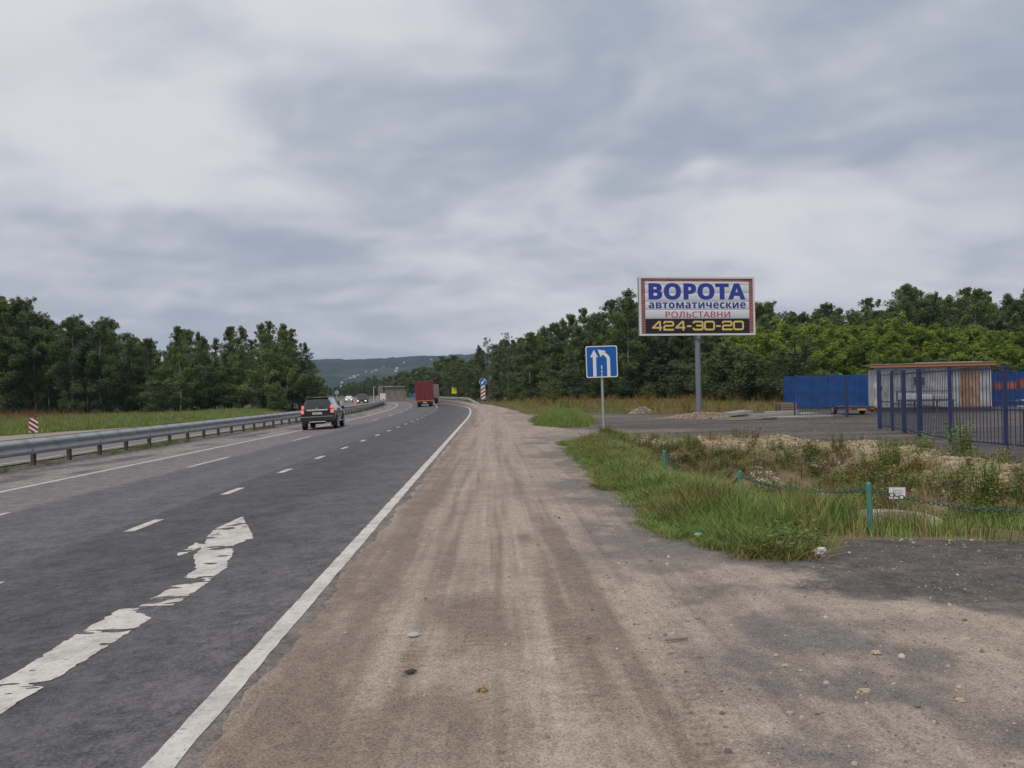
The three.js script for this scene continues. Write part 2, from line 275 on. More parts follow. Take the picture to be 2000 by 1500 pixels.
// worn merge arrow: paint that has flaked away in places, cut on a 1.4 cm grid
{
  const polys = [   // [q, s]
    [[-3.08, 3.2], [-2.78, 3.2], [-2.76, 4.8], [-2.72, 6.6], [-2.98, 6.9], [-3.1, 6.6], [-3.08, 5.2]],
    [[-3.08, 6.3], [-3.0, 6.3], [-2.96, 6.95], [-3.1, 6.95]],
    [[-2.96, 7.02], [-2.7, 7.0], [-2.68, 7.7], [-2.74, 8.1], [-2.96, 8.1]],
    [[-3.0, 7.9], [-2.72, 7.9], [-2.72, 8.5], [-3.02, 8.55]],
    [[-3.02, 8.5], [-2.72, 8.4], [-2.9, 9.2], [-3.06, 9.8], [-2.96, 10.25], [-3.68, 12.2], [-3.72, 11.2], [-3.6, 10.5], [-3.44, 10.0], [-3.3, 9.2]],
    [[-3.55, 9.35], [-3.5, 9.3], [-3.42, 9.9], [-3.6, 10.1]]];
  const cs = .016, q0 = -3.85, s0 = 3, nq = 78, ns = 590, p = [], id = [], t = [], map = new Map();
  const F = (i, j) => { const q = q0 + i * cs, s = s0 + j * cs; let d = 1e9; for (const a of polys) d = Math.min(d, sdPoly(q, s, a)); const thin = sstep(6.4, 6.8, s) * sstep(8.4, 8.0, s) * .075 + sstep(9.3, 9.9, s) * sstep(-3.38, -3.56, q) * .1, hole = fbm(s * 7, q * 3.2 + s * .6, 4, 501) * .75 + fbm(s * 26, q * 9, 2, 511) * .25; return Math.min(-d + .012 + (fbm(s * 14, q * 9, 3, 531) - .5) * .06, (.665 - thin - hole) * .5); };
  const val = new Float32Array((nq + 1) * (ns + 1)); for (let j = 0; j <= ns; j++) for (let i = 0; i <= nq; i++) val[j * (nq + 1) + i] = F(i, j);
  const vert = (q, s) => { const key = Math.round(q * 2000) + '_' + Math.round(s * 2000); if (!map.has(key)) { const [x, z] = P(s, q); map.set(key, p.length / 3); p.push(x, roadH(q) + .004, z); t.push(x, z); } return map.get(key); };
  for (let j = 0; j < ns; j++) for (let i = 0; i < nq; i++) {
    const c = [[i, j], [i + 1, j], [i + 1, j + 1], [i, j + 1]], v = c.map(([a, b]) => val[b * (nq + 1) + a]), out = [];
    for (let k = 0; k < 4; k++) { const a = v[k], b = v[(k + 1) % 4], A = c[k], B = c[(k + 1) % 4]; if (a > 0) out.push(vert(q0 + A[0] * cs, s0 + A[1] * cs)); if ((a > 0) !== (b > 0)) { const f = a / (a - b); out.push(vert(q0 + lerp(A[0], B[0], f) * cs, s0 + lerp(A[1], B[1], f) * cs)); } }
    for (let k = 1; k < out.length - 1; k++) id.push(out[0], out[k], out[k + 1]);
  }
  struct('merge_arrow_marking', geom(p, id, t), paintM);
}

// far hills
{
  const xs = axis([[-4200, -1400, 140, 60], [-1400, 900, 14, 14], [900, 4200, 60, 140]]), ds = axis([[900, 2600, 26, 26], [2600, 5200, 200, 400]]), p = [], c = [], t = [], id = [];
  const ridge = x => 84 + 14 * (vn(x / 700, 3.3, 601) - .5) + .018 * clamp(x + 1200, -800, 2200) + 10 * (fbm(x / 180, 1, 3, 605) - .5);
  for (const d of ds) for (const x of xs) {
    const k = sstep(1000, 2250, d), f = fbm(x / 70, d / 90, 4, 611);
    const y = -2 + ridge(x) * k * (.86 + .14 * fbm(x / 300, d / 300, 3, 621)) + (hash2(Math.round(x * 3), Math.round(d * 3), 5) * 7 + fbm(x / 22, d / 22, 2, 631) * 7 - 6) * sstep(950, 1100, d);
    p.push(x, y, -d); t.push(x, d);
    const clearing = sstep(.56, .7, fbm(x / 260 + 4, d / 120, 3, 641)) * (d < 2100 ? 1 : 0);
    c.push(...mix3(mix3([.014, .03, .026], [.028, .052, .038], f), [.08, .11, .065], clearing * .5));
  }
  const n = xs.length; for (let i = 0; i < ds.length - 1; i++) for (let j = 0; j < n - 1; j++) { const a = i * n + j; id.push(a, a + n + 1, a + 1, a, a + n, a + n + 1); }
  const g = geom(p, id, null, c);
  struct('hill', g, new THREE.MeshStandardMaterial({ vertexColors: true, roughness: 1, side: THREE.DoubleSide }));
  const hillY = (x, d) => -2 + ridge(x) * sstep(1000, 2250, d) * (.86 + .14 * fbm(x / 300, d / 300, 3, 621));
  const r = rng(77), white = mat([.55, .54, .52], .8), roofM = [mat([.4, .4, .4], .7), mat([.3, .13, .1], .7), mat([.22, .26, .25], .7)];
  const wg = box(1, 1, 1, 0, .5, 0), gp = geom([-.55, 1, -.55, .55, 1, -.55, .55, 1, .55, -.55, 1, .55, -.55, 1.6, 0, .55, 1.6, 0], [0, 4, 1, 1, 4, 5, 3, 2, 4, 2, 5, 4, 0, 3, 4, 1, 5, 2]).toNonIndexed(); gp.computeVertexNormals();
  const looks = ['small white house', 'small pale house with a red roof', 'small white house with a dark roof'];
  [[668, 748], [674, 744], [685, 741], [692, 738], [716, 727], [728, 728], [735, 726], [750, 717], [762, 717], [776, 720], [783, 713], [790, 709], [668, 756], [700, 733], [843, 703], [774, 726]].forEach(([px, py], i) => {
    let d = 1100; const dir = (px - 1000) / 1617; while (d < 2400) { const yh = 763 + (1000 - px) * .0175, y = 1.7 + (yh - py) / 1617 * d; if (hillY(dir * d, d) + 2 >= y) break; d += 10; }
    const o = thing('hillside_house', `${looks[i % 3]} far off on the wooded hillside`, 'house', [dir * d, hillY(dir * d, d) + 1.5, -d], r() * .8 - .4, `${looks[i % 3]}s on the far hill`), k = 3.2 + r() * 1.8;
    const a = part('wall', wg, white, o); a.scale.set(k * 1.2, k * .6, k); const b = part('roof', gp, roofM[i % 3], o); b.scale.set(k * 1.2, k * .6, k);
  });
}
// ---------------------------------------------------------------- trees
const barkM = new THREE.MeshStandardMaterial({ vertexColors: true, roughness: .95, side: THREE.DoubleSide });
const leafM = new THREE.MeshPhysicalMaterial({ vertexColors: true, roughness: 1, transmission: .45, thickness: 0, specularIntensity: .4, side: THREE.DoubleSide });
class MB {   // collects coloured triangles
  constructor() { this.p = []; this.c = []; this.i = []; this.n = []; }
  tube(pts, r0, r1, col, seg = 5) {
    const b = this.p.length / 3, A = new THREE.Vector3(), B = new THREE.Vector3(), N = new THREE.Vector3();
    pts.forEach((q, k) => { const a = pts[Math.max(0, k - 1)], e = pts[Math.min(pts.length - 1, k + 1)]; N.set(e[0] - a[0], e[1] - a[1], e[2] - a[2]).normalize(); A.set(Math.abs(N.y) > .9 ? 1 : 0, Math.abs(N.y) > .9 ? 0 : 1, 0).cross(N).normalize(); B.crossVectors(N, A); const r = lerp(r0, r1, k / (pts.length - 1)); for (let s = 0; s < seg; s++) { const t = s / seg * 6.2832, x = Math.cos(t) * r, y = Math.sin(t) * r; this.p.push(q[0] + A.x * x + B.x * y, q[1] + A.y * x + B.y * y, q[2] + A.z * x + B.z * y); this.c.push(...(typeof col === 'function' ? col(q, s) : col)); } });
    for (let k = 0; k < pts.length - 1; k++) for (let s = 0; s < seg; s++) { const a = b + k * seg + s, d = b + k * seg + (s + 1) % seg; this.i.push(a, d, d + seg, a, d + seg, a + seg); }
  }
  leaf(x, y, z, size, R, col, flat = 1) {
    const b = this.p.length / 3, az = R() * 6.2832, ti = (R() - .5) * 2.4 * flat, ro = (R() - .5) * 2;
    const ux = Math.cos(az), uz = Math.sin(az), vx = -uz * Math.cos(ti), vy = Math.sin(ti), vz = ux * Math.cos(ti), uy = Math.sin(ro) * .6, s = size * .5, k = .62;
    this.p.push(x - ux * s, y - uy * s, z - uz * s, x + vx * s * k, y + vy * s * k, z + vz * s * k, x + ux * s, y + uy * s, z + uz * s, x - vx * s * k, y - vy * s * k, z - vz * s * k);
    for (let q = 0; q < 4; q++) this.c.push(...col); this.i.push(b, b + 1, b + 2, b, b + 2, b + 3);
  }
  geo() { return geom(this.p, this.i, null, this.c); }
}
function makeTree(name, seed, o) {
  const R = rng(seed), h = o.h, tr = new MB(), br = new MB(), cr = new MB(), lean = [(R() - .5) * .5, (R() - .5) * .5];
  const axisAt = t => [lean[0] * t * t + Math.sin(t * 5 + seed) * .1, h * t, lean[1] * t * t + Math.cos(t * 4 + seed) * .1];
  const stems = o.stems || 1;
  for (let k = 0; k < stems; k++) {
    const a = k / stems * 6.28 + R(), sp = stems > 1 ? o.cr * .45 : 0, top = stems > 1 ? .7 + R() * .2 : .97;
    const pts = []; for (let i = 0; i <= 6; i++) { const t = i / 6 * top, q = axisAt(t); pts.push([q[0] + Math.cos(a) * sp * t, q[1], q[2] + Math.sin(a) * sp * t]); }
    tr.tube(pts, o.r, .015, (q, s) => { const n = hash2(Math.round(q[1] * 5), s, seed); return o.birch ? (n > .72 || q[1] < .5 ? [.1, .09, .08] : [.5, .48, .44]) : mix3([.1, .08, .06], [.17, .14, .11], n); }, 7);
  }
  const nl = o.limbs; let spots = [];
  for (let k = 0; k < nl; k++) {
    const t = o.from + (1 - o.from) * Math.pow((k + R()) / nl, .92), prof = o.prof(clamp((t - o.from) / (1 - o.from))), L = o.cr * prof * (.6 + .62 * R()), a = k * 2.4 + R() * 1.3, up = o.up * (.4 + R()), b = axisAt(Math.min(t, .97)), pts = [];
    for (let i = 0; i <= 4; i++) { const f = i / 4; pts.push([b[0] + Math.cos(a) * L * f + (R() - .5) * .12, b[1] + L * up * f - (o.droop || 0) * L * f * f, b[2] + Math.sin(a) * L * f + (R() - .5) * .12]); }
    br.tube(pts, .02 + .018 * L, .006, o.birch ? [.13, .1, .085] : [.12, .1, .08], 4);
    const n = Math.max(2, Math.round(L * o.clumps));
    for (let i = 0; i < n; i++) { const f = .3 + .75 * (i + R() * .7) / n, g = Math.min(f, 1) * 4, i0 = Math.min(3, Math.floor(g)), q = pts[i0], e = pts[i0 + 1], m = g - i0; spots.push([lerp(q[0], e[0], m) + (R() - .5) * .5, lerp(q[1], e[1], m) + (R() - .4) * .5, lerp(q[2], e[2], m) + (R() - .5) * .5]); }
  }
  if (o.tip) for (let i = 0; i < 6; i++) { const q = axisAt(.88 + .12 * i / 5); spots.push(q); }
  for (const q of spots) {
    const rad = o.clump * (.6 + .8 * R()) * (1 - .45 * sstep(.6, 1, q[1] / h)), tone = R(), base = mix3(o.c0, o.c1, tone), yel = R() < (o.yellow || 0);
    for (let i = 0; i < o.leaves; i++) {
      const th = R() * 6.2832, cz = R() * 2 - 1, rr = rad * Math.cbrt(R()), sz = Math.sqrt(1 - cz * cz), v = .72 + .56 * R();
      const c = yel ? [.2 * v, .2 * v, .035 * v] : [base[0] * v, base[1] * v, base[2] * v];
      cr.leaf(q[0] + Math.cos(th) * sz * rr, q[1] + cz * rr * .8 - (o.hang || 0) * R() * R(), q[2] + Math.sin(th) * sz * rr, o.leaf * (.6 + .8 * R()), R, c);
    }
  }
  const g = new THREE.Group(); g.name = name; part('trunk', tr.geo(), barkM, g); if (nl) part('branches', br.geo(), barkM, g); if (spots.length) part('crown', cr.geo(), leafM, g);
  return g;
}
const egg = f => Math.pow(Math.sin(Math.PI * clamp(.12 + f * .84)), .75), cone = f => Math.pow(Math.max(0, 1.03 - f), .85), dome = f => Math.sqrt(Math.max(.02, 1 - Math.pow(f * 1.02 - .15, 2)));
const dk0 = [.11, .15, .058], dk1 = [.225, .275, .1];
const tint = (c, k) => c.map((v, i) => v * [[1, 1, 1], [1.06, 1.07, .95], [.82, .9, .95], [1.14, 1.18, 1.15], [.95, 1.05, .85]][k % 5][i]);
const proto = {
  birch: [1, 2, 3, 4, 5].map(k => makeTree('birch_tree', 100 + k, { h: 13, r: .14, cr: 2.5, birch: true, limbs: 46, from: .04, prof: egg, up: .75, droop: .35, clumps: 3.2, clump: .55, leaves: 62, leaf: .215, hang: .6, c0: tint(dk0, k), c1: tint(dk1, k), tip: 1 })),
  young: [1, 2, 3, 4].map(k => makeTree('young_birch_tree', 200 + k, { h: 11, r: .1, cr: 2.9, birch: true, limbs: 46, from: .06, prof: cone, up: .8, droop: .1, clumps: 3.2, clump: .46, leaves: 50, leaf: .2, hang: .35, c0: tint([.125, .175, .064], k), c1: tint([.235, .295, .105], k), tip: 1 })),
  maple: [1, 2, 3, 4].map(k => makeTree('maple_shrub', 300 + k, { h: 6.5, r: .07, stems: 4, cr: 2.9, limbs: 44, from: .08, prof: dome, up: .55, clumps: 2.8, clump: .55, leaves: 58, leaf: .205, c0: tint([.17, .232, .036], k), c1: tint([.31, .37, .062], k), yellow: .05 })),
  willow: [1, 2, 3].map(k => makeTree('willow_bush', 400 + k, { h: 4.2, r: .04, stems: 5, cr: 2.1, limbs: 32, from: .04, prof: dome, up: .8, clumps: 3, clump: .45, leaves: 46, leaf: .16, c0: [.1, .14, .048], c1: [.18, .22, .08] })),
  sapling: [1, 2].map(k => makeTree('yellow_green_sapling', 500 + k, { h: 3, r: .03, stems: 3, cr: 1.1, limbs: 18, from: .05, prof: cone, up: 1.3, clumps: 4, clump: .3, leaves: 24, leaf: .17, c0: [.14, .18, .03], c1: [.2, .24, .045] })),
  snag: [1, 2].map(k => makeTree('half_bare_tree', 600 + k, { h: 12, r: .12, cr: 1.9, limbs: 30, from: .25, prof: egg, up: 1.1, clumps: 1.1, clump: .35, leaves: 14, leaf: .22, c0: [.07, .08, .045], c1: [.11, .11, .07] })),
};
const protoUsed = new Set(), baseName = new Map();
function plant(kind, k, x, z, hgt, R, label, category, group, wide = 1) {
  const p = proto[kind][k % proto[kind].length], hh = { birch: 13, young: 11, maple: 6.5, willow: 4.2, sapling: 3, snag: 12 }[kind];
  let o; if (protoUsed.has(p)) o = p.clone(); else { protoUsed.add(p); o = p; }
  if (!baseName.has(p)) baseName.set(p, p.name); o.name = numbered(baseName.get(p));
  o.position.set(x, groundY(x, z) - .05, z); o.rotation.y = R() * 6.28; const s = hgt / hh; o.scale.set(s * wide * (.92 + .2 * R()), s, s * wide * (.92 + .2 * R())); scene.add(o);
  o.userData = { label, category }; if (group) o.userData.group = group; return o;
}
// skyline of the woods: bearing (x over depth, thousandths) against the rise of the tree tops (thousandths)
const sky1 = [[-720, 118], [-618, 127], [-600, 128], [-572, 117], [-560, 107], [-525, 103], [-485, 99], [-470, 84], [-451, 80], [-433, 70], [-425, 52], [-417, 67], [-401, 88], [-377, 84], [-353, 74], [-340, 86], [-315, 80], [-294, 92], [-272, 84], [-247, 66], [-235, 42], [-224, 8]];
const sky2 = [[-68, 46], [-56, 41], [-31, 58], [0, 67], [22, 71], [43, 77], [62, 83], [87, 96], [114, 97], [130, 112], [148, 116], [185, 112], [297, 104], [306, 107], [322, 91], [346, 85], [396, 97], [427, 95], [448, 100], [461, 86], [479, 119], [507, 111], [532, 100], [560, 113], [588, 98], [606, 104], [619, 109], [700, 106]];
{
  const R = rng(4242);
  // wood beyond the guardrail
  const gl = 'dark birches packed in the wood beyond the guardrail', lbl = 'dark green birch packed in the wood beyond the guardrail';
  const gy = 'slender pointed young birches at the end of the wood beyond the guardrail', lby = 'slender pointed young birch where the wood beyond the guardrail ends';
  for (let row = 0; row < 4; row++) for (let b = -1000; b < -228; b += 26 + row * 2) {
    const bb = b + (R() - .5) * 18, d = 102 + row * 5 + (R() - .5) * 4 + (bb < -500 ? -6 : 0), x = bb / 1000 * d, top = table(bb, sky1) / 1000 * d + 1.7, young = bb > -430;
    let h = 1.03 * top * (row === 0 ? .74 + .26 * R() : .86 + .16 * R()); if (h < 2.5) continue; if (row && bb > -255) continue;
    plant(young ? 'young' : 'birch', Math.floor(R() * 5), x, -d, h, R, young ? lby : lbl, 'tree', young ? gy : gl, h < 8 ? 1.25 : 1);
  }
  for (const [b, d, h] of [[-600, 94, 13.6], [-530, 94, 11.6], [-497, 95, 11.2]]) plant('birch', 1, b / 1000 * d, -d, h, R, ['tallest birch of the wood beyond the guardrail, nearest the frame edge', 'broad birch with a rounded top in the wood beyond the guardrail', 'round birch beside the gap in the wood beyond the guardrail'][[-600, -530, -497].indexOf(b)], 'tree');
  for (const [b, d, h] of [[-401, 97, 10.4], [-294, 99, 10.8], [-272, 98, 9.6], [-247, 100, 8.2]]) plant('young', b & 3, b / 1000 * d, -d, h, R, lby, 'tree', gy);
  plant('willow', 0, -.42 * 92, -92, 3.6, R, 'grey green willow bush in front of the gap in the far wood', 'bush', null, 1.3);
  for (const [b, d, h, l] of [[-.285, 94, 2.6, 'low bush at the foot of the pointed birches'], [-.235, 98, 3.4, 'bush at the outer tip of the far wood beside the road']]) plant('willow', 1, b * d, -d, h, R, l, 'bush');
  for (let b = -640; b < -240; b += 24) { const d = 98 + R() * 3; plant('willow', Math.floor(R() * 3), b / 1000 * d, -d, 2.2 + R() * 1.6, R, 'low dark undergrowth bush along the wood beyond the guardrail', 'bush', 'undergrowth bushes along the wood beyond the guardrail', 1.3); }
  // wood behind the verge and the lot
  const gr = 'dark birches in the wood behind the roadside verge', lr = 'dark green birch in the wood behind the roadside verge', gb = 'dark birches behind the blue yard fence', lb = 'dark green birch standing behind the yellow green shrubs of the yard';
  for (let row = 0; row < 4; row++) for (let b = -40; b < 720; b += 23 + row * 2) {
    const bb = b + (R() - .5) * 14, d0 = table(bb, [[-40, 165], [0, 135], [60, 112], [150, 104], [300, 98], [720, 88]]), d = d0 + row * 5 + (R() - .5) * 4, x = bb / 1000 * d, top = table(bb, sky2) / 1000 * d + 1.7;
    const back = bb > 330, h = top * (row === 0 ? .7 + .26 * R() : .88 + .15 * R()) * (back ? 1.06 : 1.02);
    plant(R() < .25 ? 'young' : 'birch', Math.floor(R() * 5), x, -d, h, R, back ? lb : lr, 'tree', back ? gb : gr, h < 9 ? 1.15 : 1);
  }
  for (const [b, d, h, l] of [[479, 88, 12.4, 'tall open birch rising above the shed roof'], [507, 87, 11.3, 'full dark birch beside the tall open birch above the shed'], [560, 88, 11.8, 'dark dome shaped birch above the shed and blue fence'], [22, 118, 10.2, 'lone birch top standing clear over the dark verge wood'], [140, 100, 13, 'highest birch just beside the billboard'], [300, 96, 11.6, 'birch whose crown shows past the far edge of the billboard']]) plant('birch', Math.round(h), b / 1000 * d, -d, h, R, l, 'tree');
  plant('snag', 0, -.028 * 128, -128, 10, R, 'half bare tree with thin top twigs above the verge wood', 'tree'); plant('snag', 1, -.004 * 126, -126, 10.6, R, 'second half bare tree with sparse grey leaves at the verge', 'tree');
  for (let b = -34; b < 330; b += 15) { const d = table(b, [[-40, 150], [0, 126], [60, 106], [150, 99], [330, 92]]) + R() * 3; plant('willow', Math.floor(R() * 3), b / 1000 * d, -d, 2 + R() * 2.4, R, 'dark undergrowth bush along the foot of the verge wood', 'bush', 'undergrowth bushes along the verge wood', 1.35); }
  for (const [b, d, h, l] of [[-63, 172, 6.5, 'rounded bush beside the yellow road sign'], [-52, 160, 6, 'broad green bush behind the short roadside barrier'], [-45, 150, 5, 'bush behind the downturned barrier end']]) plant('willow', 1, b / 1000 * d, -d, h, R, l, 'bush', null, 1.1);
  for (const [b, d, h, l] of [[51, 84, 2.9, 'yellow green sapling at the edge of the verge wood'], [0, 108, 2.1, 'small pale sapling beside the striped marker panel'], [12, 104, 1.7, 'smallest pale sapling on the verge'], [166, 84, 2.2, 'thin sapling in the tall grass left of the billboard post'], [38, 88, 1.6, 'low yellowing sapling on the verge']]) plant('sapling', Math.round(h * 2), b / 1000 * d, -d, h, R, l, 'sapling');
  // yellow green shrubs
  const gm = 'yellow green shrubs behind the blue yard fence', lm = 'yellow green shrub behind the blue yard fence';
  for (let row = 0; row < 3; row++) for (let b = 262; b < 700; b += 27) { const bb = b + (R() - .5) * 16, d = 70 + row * 4.5 + R() * 2 + (bb < 330 ? 6 : 0), top = table(bb, [[250, 40], [285, 58], [330, 72], [400, 78], [470, 68], [560, 62], [700, 60]]) / 1000 * d + 1.7, h = top * (row ? .8 + .2 * R() : .6 + .25 * R()); plant('maple', Math.floor(R() * 4), bb / 1000 * d, -d, h, R, lm, 'shrub', gm); }
  for (const [b, d, h, l] of [[250, 74, 4.2, 'dense round bush beside the billboard post'], [272, 72, 4.6, 'dark green bush between billboard post and blue fence'], [345, 66, 4.4, 'rounded grey green bush just above the blue fence corner'], [300, 70, 3.6, 'bush left of the blue fence corner']]) plant('willow', 2, b / 1000 * d, -d, h, R, l, 'bush', null, 1.35);
  // woods along the far road
  for (let row = 0; row < 3; row++) for (let b = -232; b < -40; b += 6) { const bb = b + (R() - .5) * 4, d = table(bb, [[-232, 520], [-160, 430], [-120, 300], [-60, 215], [-40, 190]]) + row * 14, top = table(bb, [[-232, 8], [-200, 12], [-170, 22], [-150, 20], [-130, 28], [-95, 34], [-82, 46], [-70, 46], [-55, 38], [-40, 46]]) / 1000 * d + 1.7; plant('birch', Math.floor(R() * 5), bb / 1000 * d, -d, top * (.72 + .28 * R()), R, 'small distant tree of the woods where the highway bends away', 'tree', 'distant trees where the highway bends away', 1.5); }
}
// ---------------------------------------------------------------- grass and weeds
function tuft(seed, blades, h, spread, wid, bend, segs = 2) {
  const R = rng(seed), m = new MB();
  for (let k = 0; k < blades; k++) {
    const a = R() * 6.283, r = spread * Math.sqrt(R()), x = Math.cos(a) * r, z = Math.sin(a) * r, hh = h * (.5 + .6 * R()), da = R() * 6.283, bd = bend * hh * (.2 + R()), px = -Math.sin(da) * wid / 2, pz = Math.cos(da) * wid / 2, b = m.p.length / 3, v = .7 + .6 * R(), dry = R() < .12, c = dry ? [1.7 * v, 1.15 * v, .9 * v] : [v, v, v * .9];
    for (let s = 0; s <= segs; s++) { const t = s / segs, o = bd * t * t, w = 1 - t * .85; m.p.push(x + Math.cos(da) * o - px * w, hh * t * (1 - .18 * bend * t), z + Math.sin(da) * o - pz * w, x + Math.cos(da) * o + px * w, hh * t * (1 - .18 * bend * t), z + Math.sin(da) * o + pz * w); m.c.push(...c, ...c); if (s) { const q = b + 2 * s - 2; m.i.push(q, q + 1, q + 3, q, q + 3, q + 2); } }
  }
  return m;
}
function weed(seed, stems, h, flower) {   // leafy stems, with flower heads when a colour is given
  const R = rng(seed), m = new MB();
  for (let k = 0; k < stems; k++) {
    const a = R() * 6.283, r = .16 * Math.sqrt(R()), x = Math.cos(a) * r, z = Math.sin(a) * r, hh = h * (.55 + .5 * R()), lx = Math.cos(a) * hh * .3 * R(), lz = Math.sin(a) * hh * .3 * R();
    m.tube([[x, 0, z], [x + lx * .4, hh * .6, z + lz * .4], [x + lx, hh, z + lz]], .006, .003, [.8, .9, .6], 3);
    for (let i = 0; i < 14; i++) { const t = .12 + .85 * i / 14, v = .7 + .6 * R(); m.leaf(x + lx * t + (R() - .5) * .1, hh * t, z + lz * t + (R() - .5) * .1, .026 + .034 * R(), R, [v, v, v * .85]); }
    if (flower) for (let i = 0; i < 5; i++) m.leaf(x + lx + (R() - .5) * .1, hh + (R() - .2) * .05, z + lz + (R() - .5) * .1, .035, R, flower, .3);
  }
  return m.geo();
}
const grassM = new THREE.MeshStandardMaterial({ vertexColors: true, roughness: .8, side: THREE.DoubleSide });
{
  const R = rng(9001);
  const put = (u, w, s, c, sy) => { const [x, z] = XZ(u, w), k = cover(u, w); return { x, z, y: height(u, w, k) - .015, ry: R() * 6.28, sx: s, sy: sy ?? s, sz: s, c }; };
  const green = () => mix3([.13, .225, .05], [.225, .335, .085], R()), olive = () => mix3([.17, .175, .06], [.25, .22, .095], R()), straw = () => mix3([.27, .21, .1], [.38, .29, .15], R());
  // tall verge grass along the dirt shoulder
  const g1 = tuft(1, 16, .3, .11, .008, .9, 3).geo(), A = [];
  for (let i = 0; i < 16000; i++) { const u = 7.6 + R() * 20, w = 1.7 + R() * 3.6, d = -(sdPoly(w, u, DITCH) + (fbm(u * .9, w * .9, 4, 201) - .5) * .55); if (d < -.05 || d > 2.2) continue; const side = Math.min(w - 1.95, 9), thin = sstep(1.3, 2.6, side + (fbm(u * .6, w * .6, 2, 741) - .5)); if (R() < thin * .9 || R() < sstep(.22, -.05, d) * .75 || (u < 9.6 && w > 3.5 && R() < .8)) continue; const patch = fbm(u * 1.1, w * 1.1, 3, 751); const tall = .5 + .65 * sstep(.1, .7, d) + (u > 9 && u < 13 && w > 2.8 ? .5 : 0); A.push(put(u, w, .8 + .5 * R(), patch > .62 && R() < .4 ? (R() < .5 ? straw() : olive()) : R() < .1 ? straw() : green(), tall * (.62 + .5 * R()) * (.55 + .9 * patch))); }
  stuff('verge_grass', g1, grassM, A, 'tall bright green grass between dirt shoulder and ditch', 'grass');
  // ditch: mixed weeds and dry grass
  const g2 = tuft(2, 12, .24, .14, .008, .7, 2).geo(), B = [], C = [], D = [], Ee = [];
  for (let i = 0; i < 19000; i++) {
    const u = 8 + R() * 18, w = 2.8 + R() * 13, d = -sdPoly(w, u, DITCH), n = fbm(u * .7, w * .7, 3, 701); if (d < .1) continue; if (u > 14 && w > 3.8 && d < 1.1 && R() < .8) continue;
    if (n > .44 || R() < (u < 13 ? .75 : .15)) B.push(put(u, w, .7 + .6 * R(), u < 12.5 + w * .15 && R() < .75 ? green() : R() < .5 ? olive() : R() < .55 ? straw() : green(), (.6 + .8 * R()) * (u < 12.5 ? 1.25 : 1)));
    if (R() < .16 && n > .42) C.push(put(u, w, .8 + .8 * R(), mix3([.11, .15, .045], [.17, .2, .06], R()), .5 + .5 * R()));
    if (R() < .045 && u > 13) Ee.push(put(u, w, .8 + .6 * R(), mix3([.16, .1, .05], [.2, .13, .07], R()), .6 + .5 * R()));
  }
  stuff('ditch_grass', g2, grassM, B, 'dry and green grass covering the ditch', 'grass');
  stuff('ditch_weeds', weed(3, 5, .42), grassM, C, 'leafy dark green weeds growing in the ditch', 'weeds');
  stuff('dry_weeds', weed(4, 5, .4), grassM, Ee, 'brown dried weeds scattered in the ditch', 'weeds');
  // white and yellow flowering plants: clumps one can point at
  const daisyG = weed(5, 30, .5, [4.1, 3.25, 11]), yellowG = weed(6, 16, .5, [3.1, 2.1, .8]), leafyG = weed(7, 34, .62);
  const wm = mat([.16, .2, .055], .8, 0, { vertexColors: true });
  for (const [u, w, k, l] of [[18.5, 6.1, 1.5, 'large white flowering daisy clump on the ditch bank'], [19.5, 5.2, 1, 'small white flowering clump beside the large daisy clump'], [17.2, 6.9, 1, 'white flowering clump below the pale rubble'], [20.5, 8.1, .8, 'little white flowering clump at the rubble edge']]) { const p = put(u, w, k); const o = single('daisy_clump', daisyG, wm, l, 'flowering plant'); o.position.set(p.x, p.y, p.z); o.scale.setScalar(k); o.rotation.y = p.ry; }
  for (const [u, w, k, l] of [[17.8, 8.6, 1.2, 'leafy green plant in the middle of the rubble bank'], [16.2, 9.3, 1.3, 'tall leafy plant at the outer end of the rubble bank'], [13.8, 8.3, 1.3, 'bushy plant nearest the frame edge in the ditch'], [23.2, 5.6, .9, 'leafy plant on the rubble near the road sign'], [21.4, 9.0, .9, 'leafy plant at the lot edge of the rubble bank'], [14.6, 6.4, .9, 'leafy plant behind the white sign in the ditch']]) { const p = put(u, w, k); const o = single('leafy_weed', leafyG, wm, l, 'weed'); o.position.set(p.x, p.y, p.z); o.scale.setScalar(k); o.rotation.y = p.ry; }
  for (const [u, w, k, l] of [[13, 8.9, 1, 'yellow flowering weed in the ditch near the frame edge'], [19.2, 10.2, .9, 'yellow flowering weed between rubble and bar fence'], [15.3, 9.6, .8, 'yellow flowering weed under the bar fence']]) { const p = put(u, w, k); const o = single('yellow_weed', yellowG, wm, l, 'weed'); o.position.set(p.x, p.y, p.z); o.scale.setScalar(k); o.rotation.y = p.ry; }
  // verge behind the lot, the island and the far verge
  const g3 = tuft(8, 22, .62, .32, .02, .5, 2).geo(), Fm = [], Gm = [], Is = [];
  for (let i = 0; i < 26000; i++) { const u = 54 + R() * 58, w = -4 + R() * 62, e = shoulderEdge(u); if (u < lotFar(w) + .6 && w > e) continue; if (w < e + .3) continue; const nn = fbm(u * .15, w * .15, 3, 711), near = sstep(0, 5, w - e); const s = (.5 + .7 * R()); Fm.push(put(u, w, s * 1.1, nn > .5 ? mix3(olive(), straw(), R() * .8) : mix3(green(), olive(), R()), s * lerp(.3, 1.15, Math.min(near, sstep(56, 66, u) * .6 + .4)))); if (R() < .05 && near > .6) Gm.push(put(u, w, .9 + .7 * R(), mix3([.2, .11, .06], [.24, .19, .04], R()), 1.2 + .8 * R())); }
  stuff('meadow_grass', g3, grassM, Fm, 'tall yellowing grass between gravel lot and birch wood', 'grass');
